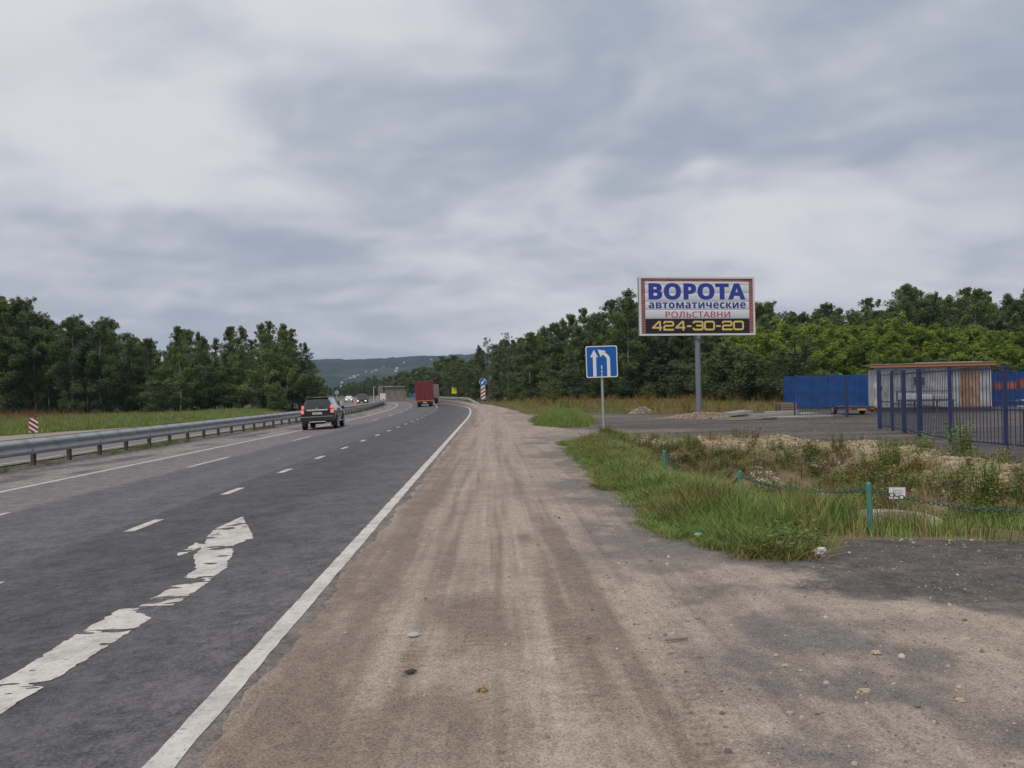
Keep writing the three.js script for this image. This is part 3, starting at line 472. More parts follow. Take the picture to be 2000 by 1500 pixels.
  stuff('meadow_weeds', weed(9, 9, .7, [1.5, 1.2, .6]), grassM, Gm, 'rusty flowering weeds in the tall meadow grass', 'weeds');
  for (let i = 0; i < 2600; i++) { const u = 36 + R() * 18, w = 2 + R() * 4.2, d = -(sdPoly(w, u, ISLAND) + (fbm(u * .9, w * .9, 4, 201) - .5) * .8); if (d < 0) continue; Is.push(put(u, w, .8 + .6 * R(), R() < .2 ? olive() : green(), (.5 + .7 * R()) * (.6 + sstep(0, 1, d) * .7))); }
  stuff('island_grass', g3.clone().scale(.7, .8, .7), grassM, Is, 'green grass patch between dirt shoulder and gravel lot', 'grass');
  const isl = put(50, 4.4, 1); { const o = single('leafy_weed', leafyG, wm, 'tall grey green weeds on the grass patch beside the driveway', 'weed'); o.position.set(isl.x, isl.y, isl.z); o.scale.setScalar(1.8); }
  // far meadow beyond the opposite road, median tufts
  const L = [], L2 = [], Md = [];
  for (let i = 0; i < 30000; i++) { const s = 22 + R() * 100, q = pullOff(s) - .1 - Math.pow(R(), 1.3) * 68, [u, w] = UWofSQ(s, q); if (-w / u > .74 || -w / u < .16) continue; if (u > 108) continue; const e = sstep(0, 3.5, pullOff(s) - q), n = fbm(u * .12, w * .12, 3, 721), k = .5 + .7 * R(); L.push(put(u, w, k * 1.15, mix3(n > .55 ? olive() : green(), straw(), R() * R() * .7), k * lerp(.4, 1.1, e))); if (R() < .1 && q < -42) L2.push(put(u, w, 1 + .6 * R(), mix3([.2, .09, .07], [.22, .14, .06], R()), 1.2 + .6 * R())); }
  stuff('far_meadow_grass', g3, grassM, L, 'yellow green meadow grass beyond the opposite road', 'grass');
  stuff('far_meadow_weeds', weed(10, 8, .75, [1.6, .9, .8]), grassM, L2, 'reddish flowering weeds in the meadow beyond the guardrail', 'weeds');
  for (let i = 0; i < 3200; i++) { const s = 12 + R() * 120, q = -12.7 - R() * 1.1, n = fbm(s * .3, q, 3, 731); if (n < .46 + .1 * R()) continue; const [u, w] = UWofSQ(s, q), p = put(u, w, .5 + .5 * R(), mix3(green(), olive(), R()), .35 + .5 * R()); p.y = roadH(q) - .01; Md.push(p); }
  stuff('median_grass', g1, grassM, Md, 'low grass tufts along the guardrail foot', 'grass');

  // ---- stones
  const sg = new THREE.IcosahedronGeometry(.5, 1); { const p = sg.attributes.position; for (let i = 0; i < p.count; i++) { const x = p.getX(i), y = p.getY(i), z = p.getZ(i), k = .75 + .5 * hash2(Math.round(x * 50), Math.round(y * 50), Math.round(z * 50)); p.setXYZ(i, x * k, y * k * .7, z * k); } sg.computeVertexNormals(); }
  const stoneM = mat([1, 1, 1], .95), rub = [], peb = [], lotS = [], apS = [];
  const pale = () => { const k = .7 + .4 * R(); return mix3([.52, .44, .31], [.33, .27, .185], R()).map(v => v * k); };
  for (let i = 0; i < 26000; i++) { const u = 13.5 + R() * 14, w = 3.4 + R() * 9, d = -sdPoly(w, u, DITCH); if (d < -.5 || d > 1.9 || !(u > 14 && w > 3.7)) continue; if ((u - 27) + (w - 2) * .6 < -9.5) continue; if (R() < sstep(.7, 1.9, d) || R() < sstep(.1, .5, -d)) continue; const s = .035 + .085 * R() * R() + .02 * R(), p = put(u, w, s, pale()); p.y += s * .28; p.rx = R() * 3; rub.push(p); }
  stuff('rubble', sg, stoneM, rub, 'pale broken stone rubble along the edge of the lot', 'rubble');
  for (let i = 0; i < 12000; i++) { const u = 2.4 + Math.pow(R(), 1.7) * 24, w = -1.1 + R() * 8, k = cover(u, w); if (k.c === 'ground') continue; if (R() > .2 + .8 * sstep(.4, 1.6, w) + .35 * sstep(-.8, -1.2, w) && k.c === 'shoulder') continue; const s = .006 + .016 * R() * R() + (R() < .03 ? .02 : 0), p = put(u, w, s, R() < .3 ? mix3([.4, .36, .3], [.55, .5, .42], R()) : mix3([.13, .12, .11], [.3, .25, .2], R())); p.y += .015 + s * .1; p.rx = R() * 3; peb.push(p); }
  stuff('pebbles', sg, stoneM, peb, 'small loose pebbles scattered on the dirt shoulder', 'pebbles');
  for (let i = 0; i < 420; i++) { const w = 3.6 + R() * 9, u = 8.75 - Math.max(0, w - 4.7) * .12 + (R() + R() - 1) * .5; const s = .012 + .045 * R() * R(), p = put(u, w, s, pale()); p.y += s * .2; apS.push(p); }
  for (let i = 0; i < 160; i++) { const w = 3.4 + R() * 7, u = 6.6 + R() * 1.9; const s = .012 + .03 * R() * R(), p = put(u, w, s, pale()); p.y += .01; apS.push(p); }
  stuff('apron_stones', sg, stoneM, apS, 'pale stones along the edge of the dark asphalt apron', 'stones');
  for (let i = 0; i < 900; i++) { const u = 27 + R() * 27, w = 3 + R() * 20; if (cover(u, w).c !== 'lot') continue; const s = .02 + .05 * R() * R(), p = put(u, w, s, pale()); p.y += .01; lotS.push(p); }
  stuff('lot_stones', sg, stoneM, lotS, 'scattered pale stones on the gravel lot', 'stones');
  const heap = (cx, cz, rw, rh, n, cf) => { const a = []; for (let i = 0; i < n; i++) { const t = R() * 6.28, r = Math.sqrt(R()), x = cx + Math.cos(t) * r * rw, z = cz + Math.sin(t) * r * rw * .6; const s = .06 + .12 * R() * R(); a.push({ x, z, y: groundY(x, z) + rh * Math.pow(1 - r, .9) * (.9 + .2 * R()) * (.4 + .6 * R()), ry: R() * 6, rx: R() * 3, sx: s, c: cf() }); } return a; };
  stuff('gravel_heap', sg, stoneM, heap(8.8, -56, .95, .55, 900, () => mix3([.4, .35, .3], [.26, .23, .2], R())), 'grey gravel heap at the back of the lot', 'gravel heap');
  stuff('sand_patch', sg, stoneM, heap(10.6, -44.9, 2.2, .16, 900, () => mix3([.42, .33, .23], [.3, .23, .17], R()).map(v => v * .9)), 'tan sand and stones around the billboard post', 'sand');
}
// ---------------------------------------------------------------- guardrails
const galv = new THREE.MeshStandardMaterial({ color: lin(.5, .505, .52), roughness: .55, metalness: .12, side: THREE.DoubleSide, map: tile(256, (u, v) => .78 + .5 * (fbm(u * 6, v * 6, 4, 61, 6) - .5) + .2 * (vn(u * 64, v * 64, 63, 64) - .5), .7) });
const rustPost = new THREE.MeshStandardMaterial({ color: lin(.25, .225, .215), roughness: .75, metalness: .3, side: THREE.DoubleSide, map: tile(256, (u, v) => .7 + .8 * (fbm(u * 7, v * 7, 4, 65, 7) - .5), 1.3) });
const redReflector = mat([.45, .03, .035], .35);
const WB = [...Array(19).keys()].map(i => { const y = .155 - .31 * i / 18, e = i === 0 || i === 18 ? 0 : .115 * Math.pow(.5 + .5 * Math.cos(Math.PI * 2 * (y - .0775) / .155), .6); return [e, y]; });
function beam(s0, s1, n, qf, yf, dir, tall = 1.45) {
  const p = [], id = [], t = [], prof = [...WB.map(([a, b]) => [a, b * tall]), ...WB.map(([a, b]) => [a - .006, b * tall]).reverse()], m = prof.length;
  for (let i = 0; i <= n; i++) { const s = lerp(s0, s1, i / n); prof.forEach(([o, y], k) => { const [x, z] = P(s, qf(s) + dir * o); p.push(x, yf(s) + y, z); t.push(s, y * 2 + o); }); }
  for (let i = 0; i < n; i++) for (let k = 0; k < m; k++) { const a = i * m + k, b = i * m + (k + 1) % m; id.push(a, b, b + m, a, b + m, a + m); }
  const g = geom(p, id, t).toNonIndexed(); g.computeVertexNormals(); return g;
}
{
  const o = thing('median_guardrail', 'grey double sided steel guardrail running down the highway median', 'guardrail');
  const yc = () => -.2 + .565;
  for (let s = 1; s < 170; s += 4) { part('rail_beam', beam(s, s + 4.06, 3, () => -13.0, yc, 1), galv, o); part('rail_beam', beam(s + .8, s + 4.86, 3, () => -13.24, yc, -1), galv, o); }
  const pg = mergeGeometries([box(.1, .98, .006, 0, .22, .06), box(.1, .98, .006, 0, .22, -.06), box(.006, .98, .114, -.047, .22, 0)]), bg = box(.07, .2, .07), rg = new THREE.CylinderGeometry(.045, .045, .02, 3).rotateZ(Math.PI / 2);
  for (let s = 2; s < 172; s += 2) { const [x, z] = P(s, -13.12), m = part('post', pg, rustPost, o); m.position.set(x, -.2, z); m.rotation.y = turnAt(s); const b = part('spacer_block', bg, rustPost, o); b.position.set(...(([a, c]) => [a, .4, c])(P(s, -13.06))); b.rotation.y = turnAt(s); }
  for (let s = 3; s < 130; s += 4) { const [x, z] = P(s + .55, -12.89), m = part('reflector', rg, redReflector, o); m.position.set(x, .27, z); m.rotation.y = turnAt(s); }
  const e = thing('roadside_barrier', 'short white topped roadside barrier with a downturned end past the dirt shoulder', 'guardrail');
  const qf = s => table(s, [[112, .7], [135, -.3], [156, -1.6], [185, -3.4]]), yf = s => table(s, [[112, -.1], [126, .6], [200, .6]]);
  for (let s = 112; s < 180; s += 4) part('rail_beam', beam(s, s + 4.05, 2, qf, yf, -1, 1.1), galv, e);
  const pg2 = box(.1, .9, .1, 0, .2, 0); for (let s = 124; s < 182; s += 2) { const [x, z] = P(s, qf(s) + .07), m = part('post', pg2, rustPost, e); m.position.set(x, 0, z); m.rotation.y = turnAt(s); }
}
// ---------------------------------------------------------------- signs
const greySteel = mat([.3, .3, .31], .5, .5), paleSteel = mat([.42, .42, .43], .55, .4), whitePaint = mat([.72, .72, .72], .5);
function canvasTex(w, h, draw) { const c = document.createElement('canvas'); c.width = w; c.height = h; const x = c.getContext('2d'); draw(x, w, h); const t = new THREE.CanvasTexture(c); t.colorSpace = THREE.SRGBColorSpace; t.magFilter = THREE.LinearFilter; t.anisotropy = 8; return t; }
const rr = (w, h, r) => { const s = new THREE.Shape(), x = -w / 2, y = -h / 2; s.moveTo(x + r, y); s.lineTo(x + w - r, y); s.quadraticCurveTo(x + w, y, x + w, y + r); s.lineTo(x + w, y + h - r); s.quadraticCurveTo(x + w, y + h, x + w - r, y + h); s.lineTo(x + r, y + h); s.quadraticCurveTo(x, y + h, x, y + h - r); s.lineTo(x, y + r); s.quadraticCurveTo(x, y, x + r, y); return s; };
const disc = r => { const s = new THREE.Shape(); s.absarc(0, 0, r, 0, Math.PI * 2); return s; };
function plate(shape, w, h, tex, parent, y, z = 0, name = 'sign_plate') {   // real plate with a printed sheet on its face
  const g = new THREE.ExtrudeGeometry(shape, { depth: .02, bevelEnabled: false, curveSegments: 24 }).translate(0, y, z), m = part(name, g, paleSteel, parent);
  const f = new THREE.ShapeGeometry(shape, 24), uv = f.attributes.uv, p = f.attributes.position; for (let i = 0; i < uv.count; i++) uv.setXY(i, p.getX(i) / w + .5, p.getY(i) / h + .5);
  part('printed_face', f.translate(0, y, z + .023), new THREE.MeshStandardMaterial({ map: tex, roughness: .4, side: THREE.DoubleSide }), m); return m;
}
const BLUE = '#0a5fb4';
{
  const g = groundY(2.83, -25.75), o = thing('lane_merge_sign', 'square blue sign with two white arrows merging, on a thin grey post', 'road sign', [2.83, g, -25.75], .03); o.rotation.z = .016; o.rotation.x = 0;
  part('post', mergeGeometries([cyl(.038, .038, 2.65, 0, 1.17, 0), cyl(.042, .042, .02, 0, 2.5, 0)]), paleSteel, o);
  part('clamp', mergeGeometries([box(.14, .04, .07, 0, 1.95, .02), box(.14, .04, .07, 0, 2.45, .02)]), greySteel, o);
  const t = canvasTex(512, 512, (x) => {
    x.fillStyle = '#e9edf0'; x.fillRect(0, 0, 512, 512); x.fillStyle = BLUE; x.beginPath(); x.roundRect ? x.roundRect(14, 14, 484, 484, 26) : x.rect(14, 14, 484, 484); x.fill();
    x.fillStyle = x.strokeStyle = '#e6e6e8';
    x.fillRect(112, 180, 54, 316); x.beginPath(); x.moveTo(135, 58); x.lineTo(196, 180); x.lineTo(70, 180); x.fill();
    x.lineWidth = 52; x.lineJoin = 'miter'; x.beginPath(); x.moveTo(366, 498); x.lineTo(366, 218); x.quadraticCurveTo(364, 190, 340, 165); x.lineTo(262, 92); x.stroke();
    x.beginPath(); x.moveTo(196, 58); x.lineTo(326, 82); x.lineTo(240, 180); x.fill();
    x.fillRect(244, 318, 16, 56); x.fillRect(244, 392, 16, 50); x.fillRect(244, 460, 16, 38);
  });
  plate(rr(.98, .98, .06), .98, .98, t, o, 2.25, .045);
}
function stripes(w, h, dir, n, border = false) { return canvasTex(256, Math.round(256 * h / w), (x, W, H) => { x.fillStyle = '#e4e2dc'; x.fillRect(0, 0, W, H); x.fillStyle = '#8d1f2b'; const st = H / n; for (let k = -3; k < n + 3; k++) { x.beginPath(); const y = k * st; x.moveTo(0, y); x.lineTo(W, y - dir * W); x.lineTo(W, y - dir * W + st * .52); x.lineTo(0, y + st * .52); x.fill(); } if (border) { x.strokeStyle = '#e4e2dc'; x.lineWidth = 26; x.strokeRect(0, 0, W, H); } }); }
function marker(x, z, y0, w, h, tex, label, turn, lift) { const o = thing('striped_marker', label, 'marker', [x, y0, z], turn); part('post', cyl(.025, .025, lift + h, 0, (lift + h) / 2 - .05, 0, 10), greySteel, o); plate(rr(w, h, .02), w, h, tex, o, lift + h / 2, .03, 'striped_panel'); return o; }
marker(-24.23, -41.88, -.28, .4, .72, stripes(.4, .72, -.75, 2.9), 'small red and white striped marker panel beside the opposite road', .5, .3);
marker(-17.45, -92, -.25, .46, .8, stripes(.46, .8, -.8, 3), 'nearer of two striped markers behind the guardrail near oncoming traffic', .2, .65);
marker(-19.4, -119.5, -.25, .46, .8, stripes(.46, .8, -.8, 3), 'farther striped marker behind the guardrail in front of the concrete building', .2, .75);
{
  const x = -3.72, z = -106, g = groundY(x, z), o = thing('keep_left_sign', 'round blue arrow sign above a red and white striped panel at the verge', 'road sign', [x, g, z]);
  part('post', cyl(.04, .04, 3.3, 0, 1.6, 0, 10), greySteel, o);
  plate(disc(.47), .94, .94, canvasTex(256, 256, c => { c.fillStyle = '#e9edf0'; c.fillRect(0, 0, 256, 256); c.fillStyle = BLUE; c.beginPath(); c.arc(128, 128, 120, 0, 7); c.fill(); c.strokeStyle = c.fillStyle = '#eef0f2'; c.lineWidth = 30; c.beginPath(); c.moveTo(206, 50); c.lineTo(110, 146); c.stroke(); c.beginPath(); c.moveTo(62, 194); c.lineTo(76, 108); c.lineTo(148, 180); c.fill(); }), o, 2.9, .045, 'arrow_disc');
  plate(rr(.56, 1.72, .03), .56, 1.72, stripes(.56, 1.72, .75, 3.6, true), o, 1.55, .045, 'striped_panel');
}
const textLines = (bg, fg, rows) => canvasTex(128, 160, (c, W, H) => { c.fillStyle = bg; c.fillRect(0, 0, W, H); c.fillStyle = fg; rows.forEach(([a, b, y, h]) => c.fillRect(a, y, b - a, h)); });
function panelSign(name, label, x, z, w, h, y, tex, g0) { const o = thing(name, label, 'sign', [x, g0 ?? groundY(x, z), z]); part('post', mergeGeometries([cyl(.04, .04, y, -w * .3, y / 2, 0, 8), cyl(.04, .04, y, w * .3, y / 2, 0, 8)]), greySteel, o); plate(rr(w, h, .03), w, h, tex, o, y, .05); return o; }
panelSign('yellow_sign', 'yellow roadside sign in front of the bushes past the truck', -11.9, -170, 1.0, 1.25, 1.95, textLines('#e3dc10', '#8a8a20', [[30, 105, 40, 10], [30, 95, 75, 8], [30, 100, 105, 8]]));
panelSign('yellow_sign', 'small yellow sign beside the concrete building', -25.2, -195, .75, 1.0, 1.75, textLines('#e3dc10', '#3c3c20', [[52, 80, 60, 40]]));
panelSign('blue_board', 'small blue board between yellow sign and red truck', -24.3, -197, .75, 1.0, 1.35, textLines('#2f6f9e', '#8fb0c8', [[20, 110, 40, 10], [20, 90, 80, 10]]));
panelSign('blue_board', 'blue board just beside the red truck', -23.4, -198, .75, 1.0, 1.3, textLines('#2f6f9e', '#8fb0c8', [[20, 100, 60, 12]]));
{ const o = thing('sign_back', 'round sign seen from behind beyond the guardrail', 'road sign', [-33.9, -.25, -160]); part('post', cyl(.07, .07, 2.2, 0, 1.1, 0, 10), paleSteel, o); part('sign_plate', new THREE.CylinderGeometry(.42, .42, .03, 24).rotateX(Math.PI / 2).translate(0, 2.2, -.08), paleSteel, o); }
// ---------------------------------------------------------------- billboard
{
  const x = 10.4, z = -46, g = .16, W = 6.7, Hb = 3.26, yc = 6.23, o = thing('billboard', 'large billboard with blue Cyrillic lettering, brick border and yellow phone number on a grey post', 'billboard', [x, g, z], .16);
  part('post', mergeGeometries([cyl(.15, .15, 4.9, .03, 2.25, -.2, 20), cyl(.26, .26, .05, .03, .03, -.2, 20)]), mat([.2, .22, .25], .55, .3), o);
  part('housing', mergeGeometries([box(W - .02, Hb - .02, .3, 0, yc - g, -.2), box(.2, .2, .5, 0, 4.5 - g, -.2)]), mat([.2, .205, .2], .7, .2), o);
  const fr = whitePaint, f = .1;
  part('frame_bar', box(W + .04, f, .1, 0, yc - g + Hb / 2 - f / 2, -.01), fr, o); part('frame_bar', box(W + .04, f, .1, 0, yc - g - Hb / 2 + f / 2, -.01), fr, o);
  for (const s of [-1, 1]) part('frame_bar', box(f, Hb - 2 * f, .1, s * (W / 2 - f / 2 + .02), yc - g, -.01), fr, o);
  const tex = canvasTex(2048, 1024, (c, w, h) => {
    const R = rng(5);
    c.fillStyle = '#cfa9a4'; c.fillRect(0, 0, w, h);
    const brick = (a, b, bw, bh) => { const v = R(); c.fillStyle = v < .3 ? '#5e1f28' : v < .6 ? '#7c2c34' : v < .85 ? '#963f43' : '#4a2430'; c.fillRect(a, b, bw, bh); };
    for (let y = 0; y < h; y += 30) for (let k = -1; k < 4; k++) { const off = (y / 30) % 2 ? 26 : 0; brick(k * 54 + off, y + 3, 48, 24); brick(w - 90 + k * 54 + off - 54, y + 3, 48, 24); }
    for (let k = 0; k < w; k += 54) for (let r = 0; r < 2; r++) brick(k + (r ? 26 : 0), r * 28 + 3, 48, 22);
    c.fillStyle = '#dcdfe6'; c.fillRect(76, 60, w - 152, h - 60);
    const rows = [60, 118, 270, 430, 580, 745]; for (let i = 0; i < 5; i++) { const gr = c.createLinearGradient(0, rows[i], 0, rows[i + 1]); gr.addColorStop(0, '#eef0f4'); gr.addColorStop(.75, '#ccd0da'); gr.addColorStop(.96, '#b3b8c4'); gr.addColorStop(1, '#8f94a2'); c.fillStyle = gr; c.fillRect(76, rows[i], w - 152, rows[i + 1] - rows[i]); }
    c.fillStyle = '#211a26'; c.fillRect(76, 745, w - 152, h - 745);
    const fit = (s, x0, x1, y0, y1, font, col, bold) => { c.save(); c.font = `${font} 200px sans-serif`; c.textBaseline = 'alphabetic'; const m = c.measureText(s), asc = m.actualBoundingBoxAscent || 146, desc = m.actualBoundingBoxDescent || 0, l = m.actualBoundingBoxLeft || 0, wd = (m.actualBoundingBoxRight || m.width) + l; c.translate(x0, y1); c.scale((x1 - x0) / wd, (y1 - y0) / (asc + desc)); c.fillStyle = c.strokeStyle = col; c.lineJoin = 'miter'; c.lineWidth = bold; if (bold) c.strokeText(s, l, -desc); c.fillText(s, l, -desc); c.restore(); };
    fit('ВОРОТА', 150, 1895, 96, 385, 'bold', '#2b3f9c', 10);
    fit('автоматические', 138, 1908, 440, 555, 'bold', '#2c3d8e', 3);
    fit('РОЛЬСТАВНИ', 440, 1615, 612, 725, 'normal', '#b0344a', 4);
    c.strokeStyle = '#dcc870'; c.lineWidth = 32; c.lineJoin = 'round'; c.lineCap = 'butt';
    const top = 800, bot = 946, mid = 872; let px = 205; const dw = 168, gap = 42;
    const pl = a => { c.beginPath(); a.forEach(([x, y], i) => i ? c.lineTo(px + x, y) : c.moveTo(px + x, y)); c.stroke(); };
    const digit = d => {
      if (d === '4') { pl([[140, bot + 16], [140, top], [118, top], [8, 908], [dw + 8, 908]]); px += dw + gap; }
      if (d === '2') { pl([[4, 836], [4, 816], [20, top], [dw - 20, top], [dw, 818], [dw, 858], [dw - 18, mid], [26, mid], [4, 890], [4, bot], [dw + 12, bot]]); px += dw + gap; }
      if (d === '3') { pl([[0, 834], [0, 818], [18, top], [dw - 20, top], [dw, 816], [dw, 858], [dw - 16, mid], [50, mid]]); pl([[dw - 16, mid], [dw, 888], [dw, 930], [dw - 20, bot], [18, bot], [0, 930], [0, 912]]); px += dw + gap; }
      if (d === '0') { c.beginPath(); (c.roundRect ? c.roundRect(px, top, dw, bot - top, 30) : c.rect(px, top, dw, bot - top)); c.stroke(); px += dw + gap; }
      if (d === '-') { pl([[-6, 882], [78, 882]]); px += 78 + gap - 6; }
    };
    const total = 7 * (dw + gap) + 2 * (78 + gap - 6) - gap; px = 1024 - total / 2; for (const d of '424-30-20') digit(d);
  });
  const face = new THREE.PlaneGeometry(W - 2 * f + .06, Hb - 2 * f + .02); part('poster', face.translate(0, yc - g, .004), new THREE.MeshStandardMaterial({ map: tex, roughness: .5, side: THREE.DoubleSide }), o);
}
// ---------------------------------------------------------------- vehicles
const glassM = new THREE.MeshPhysicalMaterial({ color: lin(.02, .022, .025), roughness: .06, metalness: 0, clearcoat: 1, side: THREE.DoubleSide }), tyreM = mat([.02, .02, .02], .85), rimM = mat([.5, .5, .52], .35, .7), chromeM = mat([.7, .7, .72], .2, .8), blackPl = mat([.025, .025, .026], .6);
const tailM = mat([.5, .03, .03], .3, 0, { emissive: lin(.9, .28, .26), emissiveIntensity: .55 }), lampOn = mat([.9, .9, .85], .3, 0, { emissive: lin(1, .93, .75), emissiveIntensity: 1.3 }), lampOff = mat([.6, .6, .6], .2), plateM = mat([.75, .75, .74], .5);
function wheel(parent, x, z, r, w) {
  const pr = [[r * .62, -w / 2], [r * .93, -w / 2], [r, -w * .36], [r, w * .36], [r * .93, w / 2], [r * .62, w / 2]].map(([a, b]) => new THREE.Vector2(a, b));
  const wl = part('wheel', new THREE.CylinderGeometry(r * .3, r * .3, w * .8, 12).rotateZ(Math.PI / 2), blackPl, parent); wl.position.set(x, r, z);
  part('tyre', new THREE.LatheGeometry(pr, 24).rotateZ(Math.PI / 2), tyreM, wl);
  const sp = [new THREE.TorusGeometry(r * .6, r * .05, 6, 24).rotateY(Math.PI / 2)]; for (let k = 0; k < 6; k++) sp.push(box(.03, r * .55, r * .16, 0, r * .32, 0).rotateX(k * Math.PI / 3)); sp.push(new THREE.CylinderGeometry(r * .14, r * .14, .04, 12).rotateZ(Math.PI / 2));
  part('rim', mergeGeometries(sp.map(g => g.toNonIndexed())).translate(Math.sign(x) * w * .42, 0, 0), rimM, wl); return wl;
}
// stations from rear (+z) to front (-z): [z, roof, belt, sill, half width, roof half width, rake]
function carShell(st) {
  const sec = ([z, roof, belt, sill, hw, rw, rake = 0]) => { const p = [[hw * .84, sill], [hw * .96, sill + .07], [hw, sill + .28], [hw * .99, belt - .08], [hw * .95, belt], [rw + .05, roof - .15], [rw, roof - .07], [rw * .82, roof - .015], [0, roof]]; return p.map(([x, y]) => [x, y, z + rake * Math.max(0, y - belt)]); };
  const S = st.map(sec), n = S[0].length, m = 2 * n - 1, p = [], id = [];
  for (const s of S) { for (const q of s) p.push(...q); for (let k = n - 2; k >= 0; k--) p.push(-s[k][0], s[k][1], s[k][2]); }
  for (let i = 0; i < S.length - 1; i++) for (let k = 0; k < m; k++) { const a = i * m + k, b = i * m + (k + 1) % m; id.push(a, b, b + m, a, b + m, a + m); }
  for (const [i, f] of [[0, 0], [S.length - 1, 1]]) for (let k = 0; k < n - 1; k++) { const a = i * m + k, b = a + 1, c = i * m + (m - 1 - k), d = c - 1; id.push(...(f ? [a, b, d, a, d, c] : [a, d, b, a, c, d])); }
  const g = geom(p, id).toNonIndexed(); g.computeVertexNormals(); return { g, S };
}
function patch(a, b, c, d, off) { const A = new THREE.Vector3(...a), B = new THREE.Vector3(...b), C = new THREE.Vector3(...c), D = new THREE.Vector3(...d), n = B.clone().sub(A).cross(D.clone().sub(A)).normalize().multiplyScalar(off); const q = [A, B, C, D].map(v => v.clone().add(n)), i = [A, B, C, D].map(v => v.clone().sub(n)); const p = [...q, ...i].flatMap(v => [v.x, v.y, v.z]); const g = geom(p, [0, 1, 2, 0, 2, 3, 4, 6, 5, 4, 7, 6, 0, 4, 5, 0, 5, 1, 1, 5, 6, 1, 6, 2, 2, 6, 7, 2, 7, 3, 3, 7, 4, 3, 4, 0]).toNonIndexed(); g.computeVertexNormals(); return g; }
function makeCar(name, label, pos, turn, tilt, st, o) {
  const c = thing(name, label, 'car', pos); c.rotation.set(0, turn, 0); c.rotation.order = 'YXZ'; c.rotation.z = tilt;
  const { g, S } = carShell(st), body = part('body', g, o.paint, c), hw = st[2][4];
  const L3 = (a, b, t) => [lerp(a[0], b[0], t), lerp(a[1], b[1], t), lerp(a[2], b[2], t)];
  const sidePt = (i, t, f) => L3(L3(S[i][4], S[i][5], f), L3(S[i + 1][4], S[i + 1][5], f), t);
  const mir = q => [-q[0], q[1], q[2]];
  for (const [i, t0, i2, t1] of o.sideGlass) { const a = sidePt(i, t0, .1), b = sidePt(i2, t1, .1), d = sidePt(i2, t1, .92), e = sidePt(i, t0, .92); part('side_window', patch(a, b, d, e, .008), glassM, c); part('side_window', patch(mir(b), mir(a), mir(e), mir(d), .008), glassM, c); }
  const R0 = S[0], rw = L3(R0[4], R0[5], .1), rt = L3(R0[5], R0[6], .3); rw[0] *= .88; rt[0] *= .9; part('rear_window', patch(mir(rw), rw, rt, mir(rt), .008), glassM, c);
  const [f0, f1] = o.windshield, wa = L3(S[f0][5], S[f0][6], .4), wb = [...S[f1][5]]; part('windshield', patch([wb[0] * .93, wb[1] + .12, wb[2]], [-wb[0] * .93, wb[1] + .12, wb[2]], [-wa[0] * .95, wa[1] - .02, wa[2] - .02], [wa[0] * .95, wa[1] - .02, wa[2] - .02], .012), glassM, c);
  for (const z of o.axles) for (const s of [-1, 1]) { part('wheel_arch', new THREE.CylinderGeometry(o.r * 1.2, o.r * 1.2, .02, 28, 1, false).rotateZ(Math.PI / 2).translate(s * (hw - .005), o.r + .02, z), blackPl, c); wheel(c, s * (hw - .08), z, o.r, .24); }
  for (const s of [-1, 1]) { part('mirror', rbox(.2, .15, .1, .04, s * (hw + .08), st[3][2] + .06, o.mirrorZ), o.paint, c); }
  return { c, S, body };
}
const suvPaint = new THREE.MeshPhysicalMaterial({ color: lin(.009, .01, .012), roughness: .3, clearcoat: 1, clearcoatRoughness: .05, side: THREE.DoubleSide });
const suvSt = [[2.36, 1.72, 1.12, .42, .88, .56, -.3], [2.26, 1.79, 1.13, .38, .945, .6, -.24], [1.5, 1.83, 1.13, .36, .945, .63], [.3, 1.83, 1.12, .36, .945, .64], [-.35, 1.78, 1.11, .36, .945, .62], [-1.25, 1.2, 1.06, .36, .945, .72], [-2.15, 1.08, .98, .38, .93, .74], [-2.4, .86, .8, .42, .86, .7]];
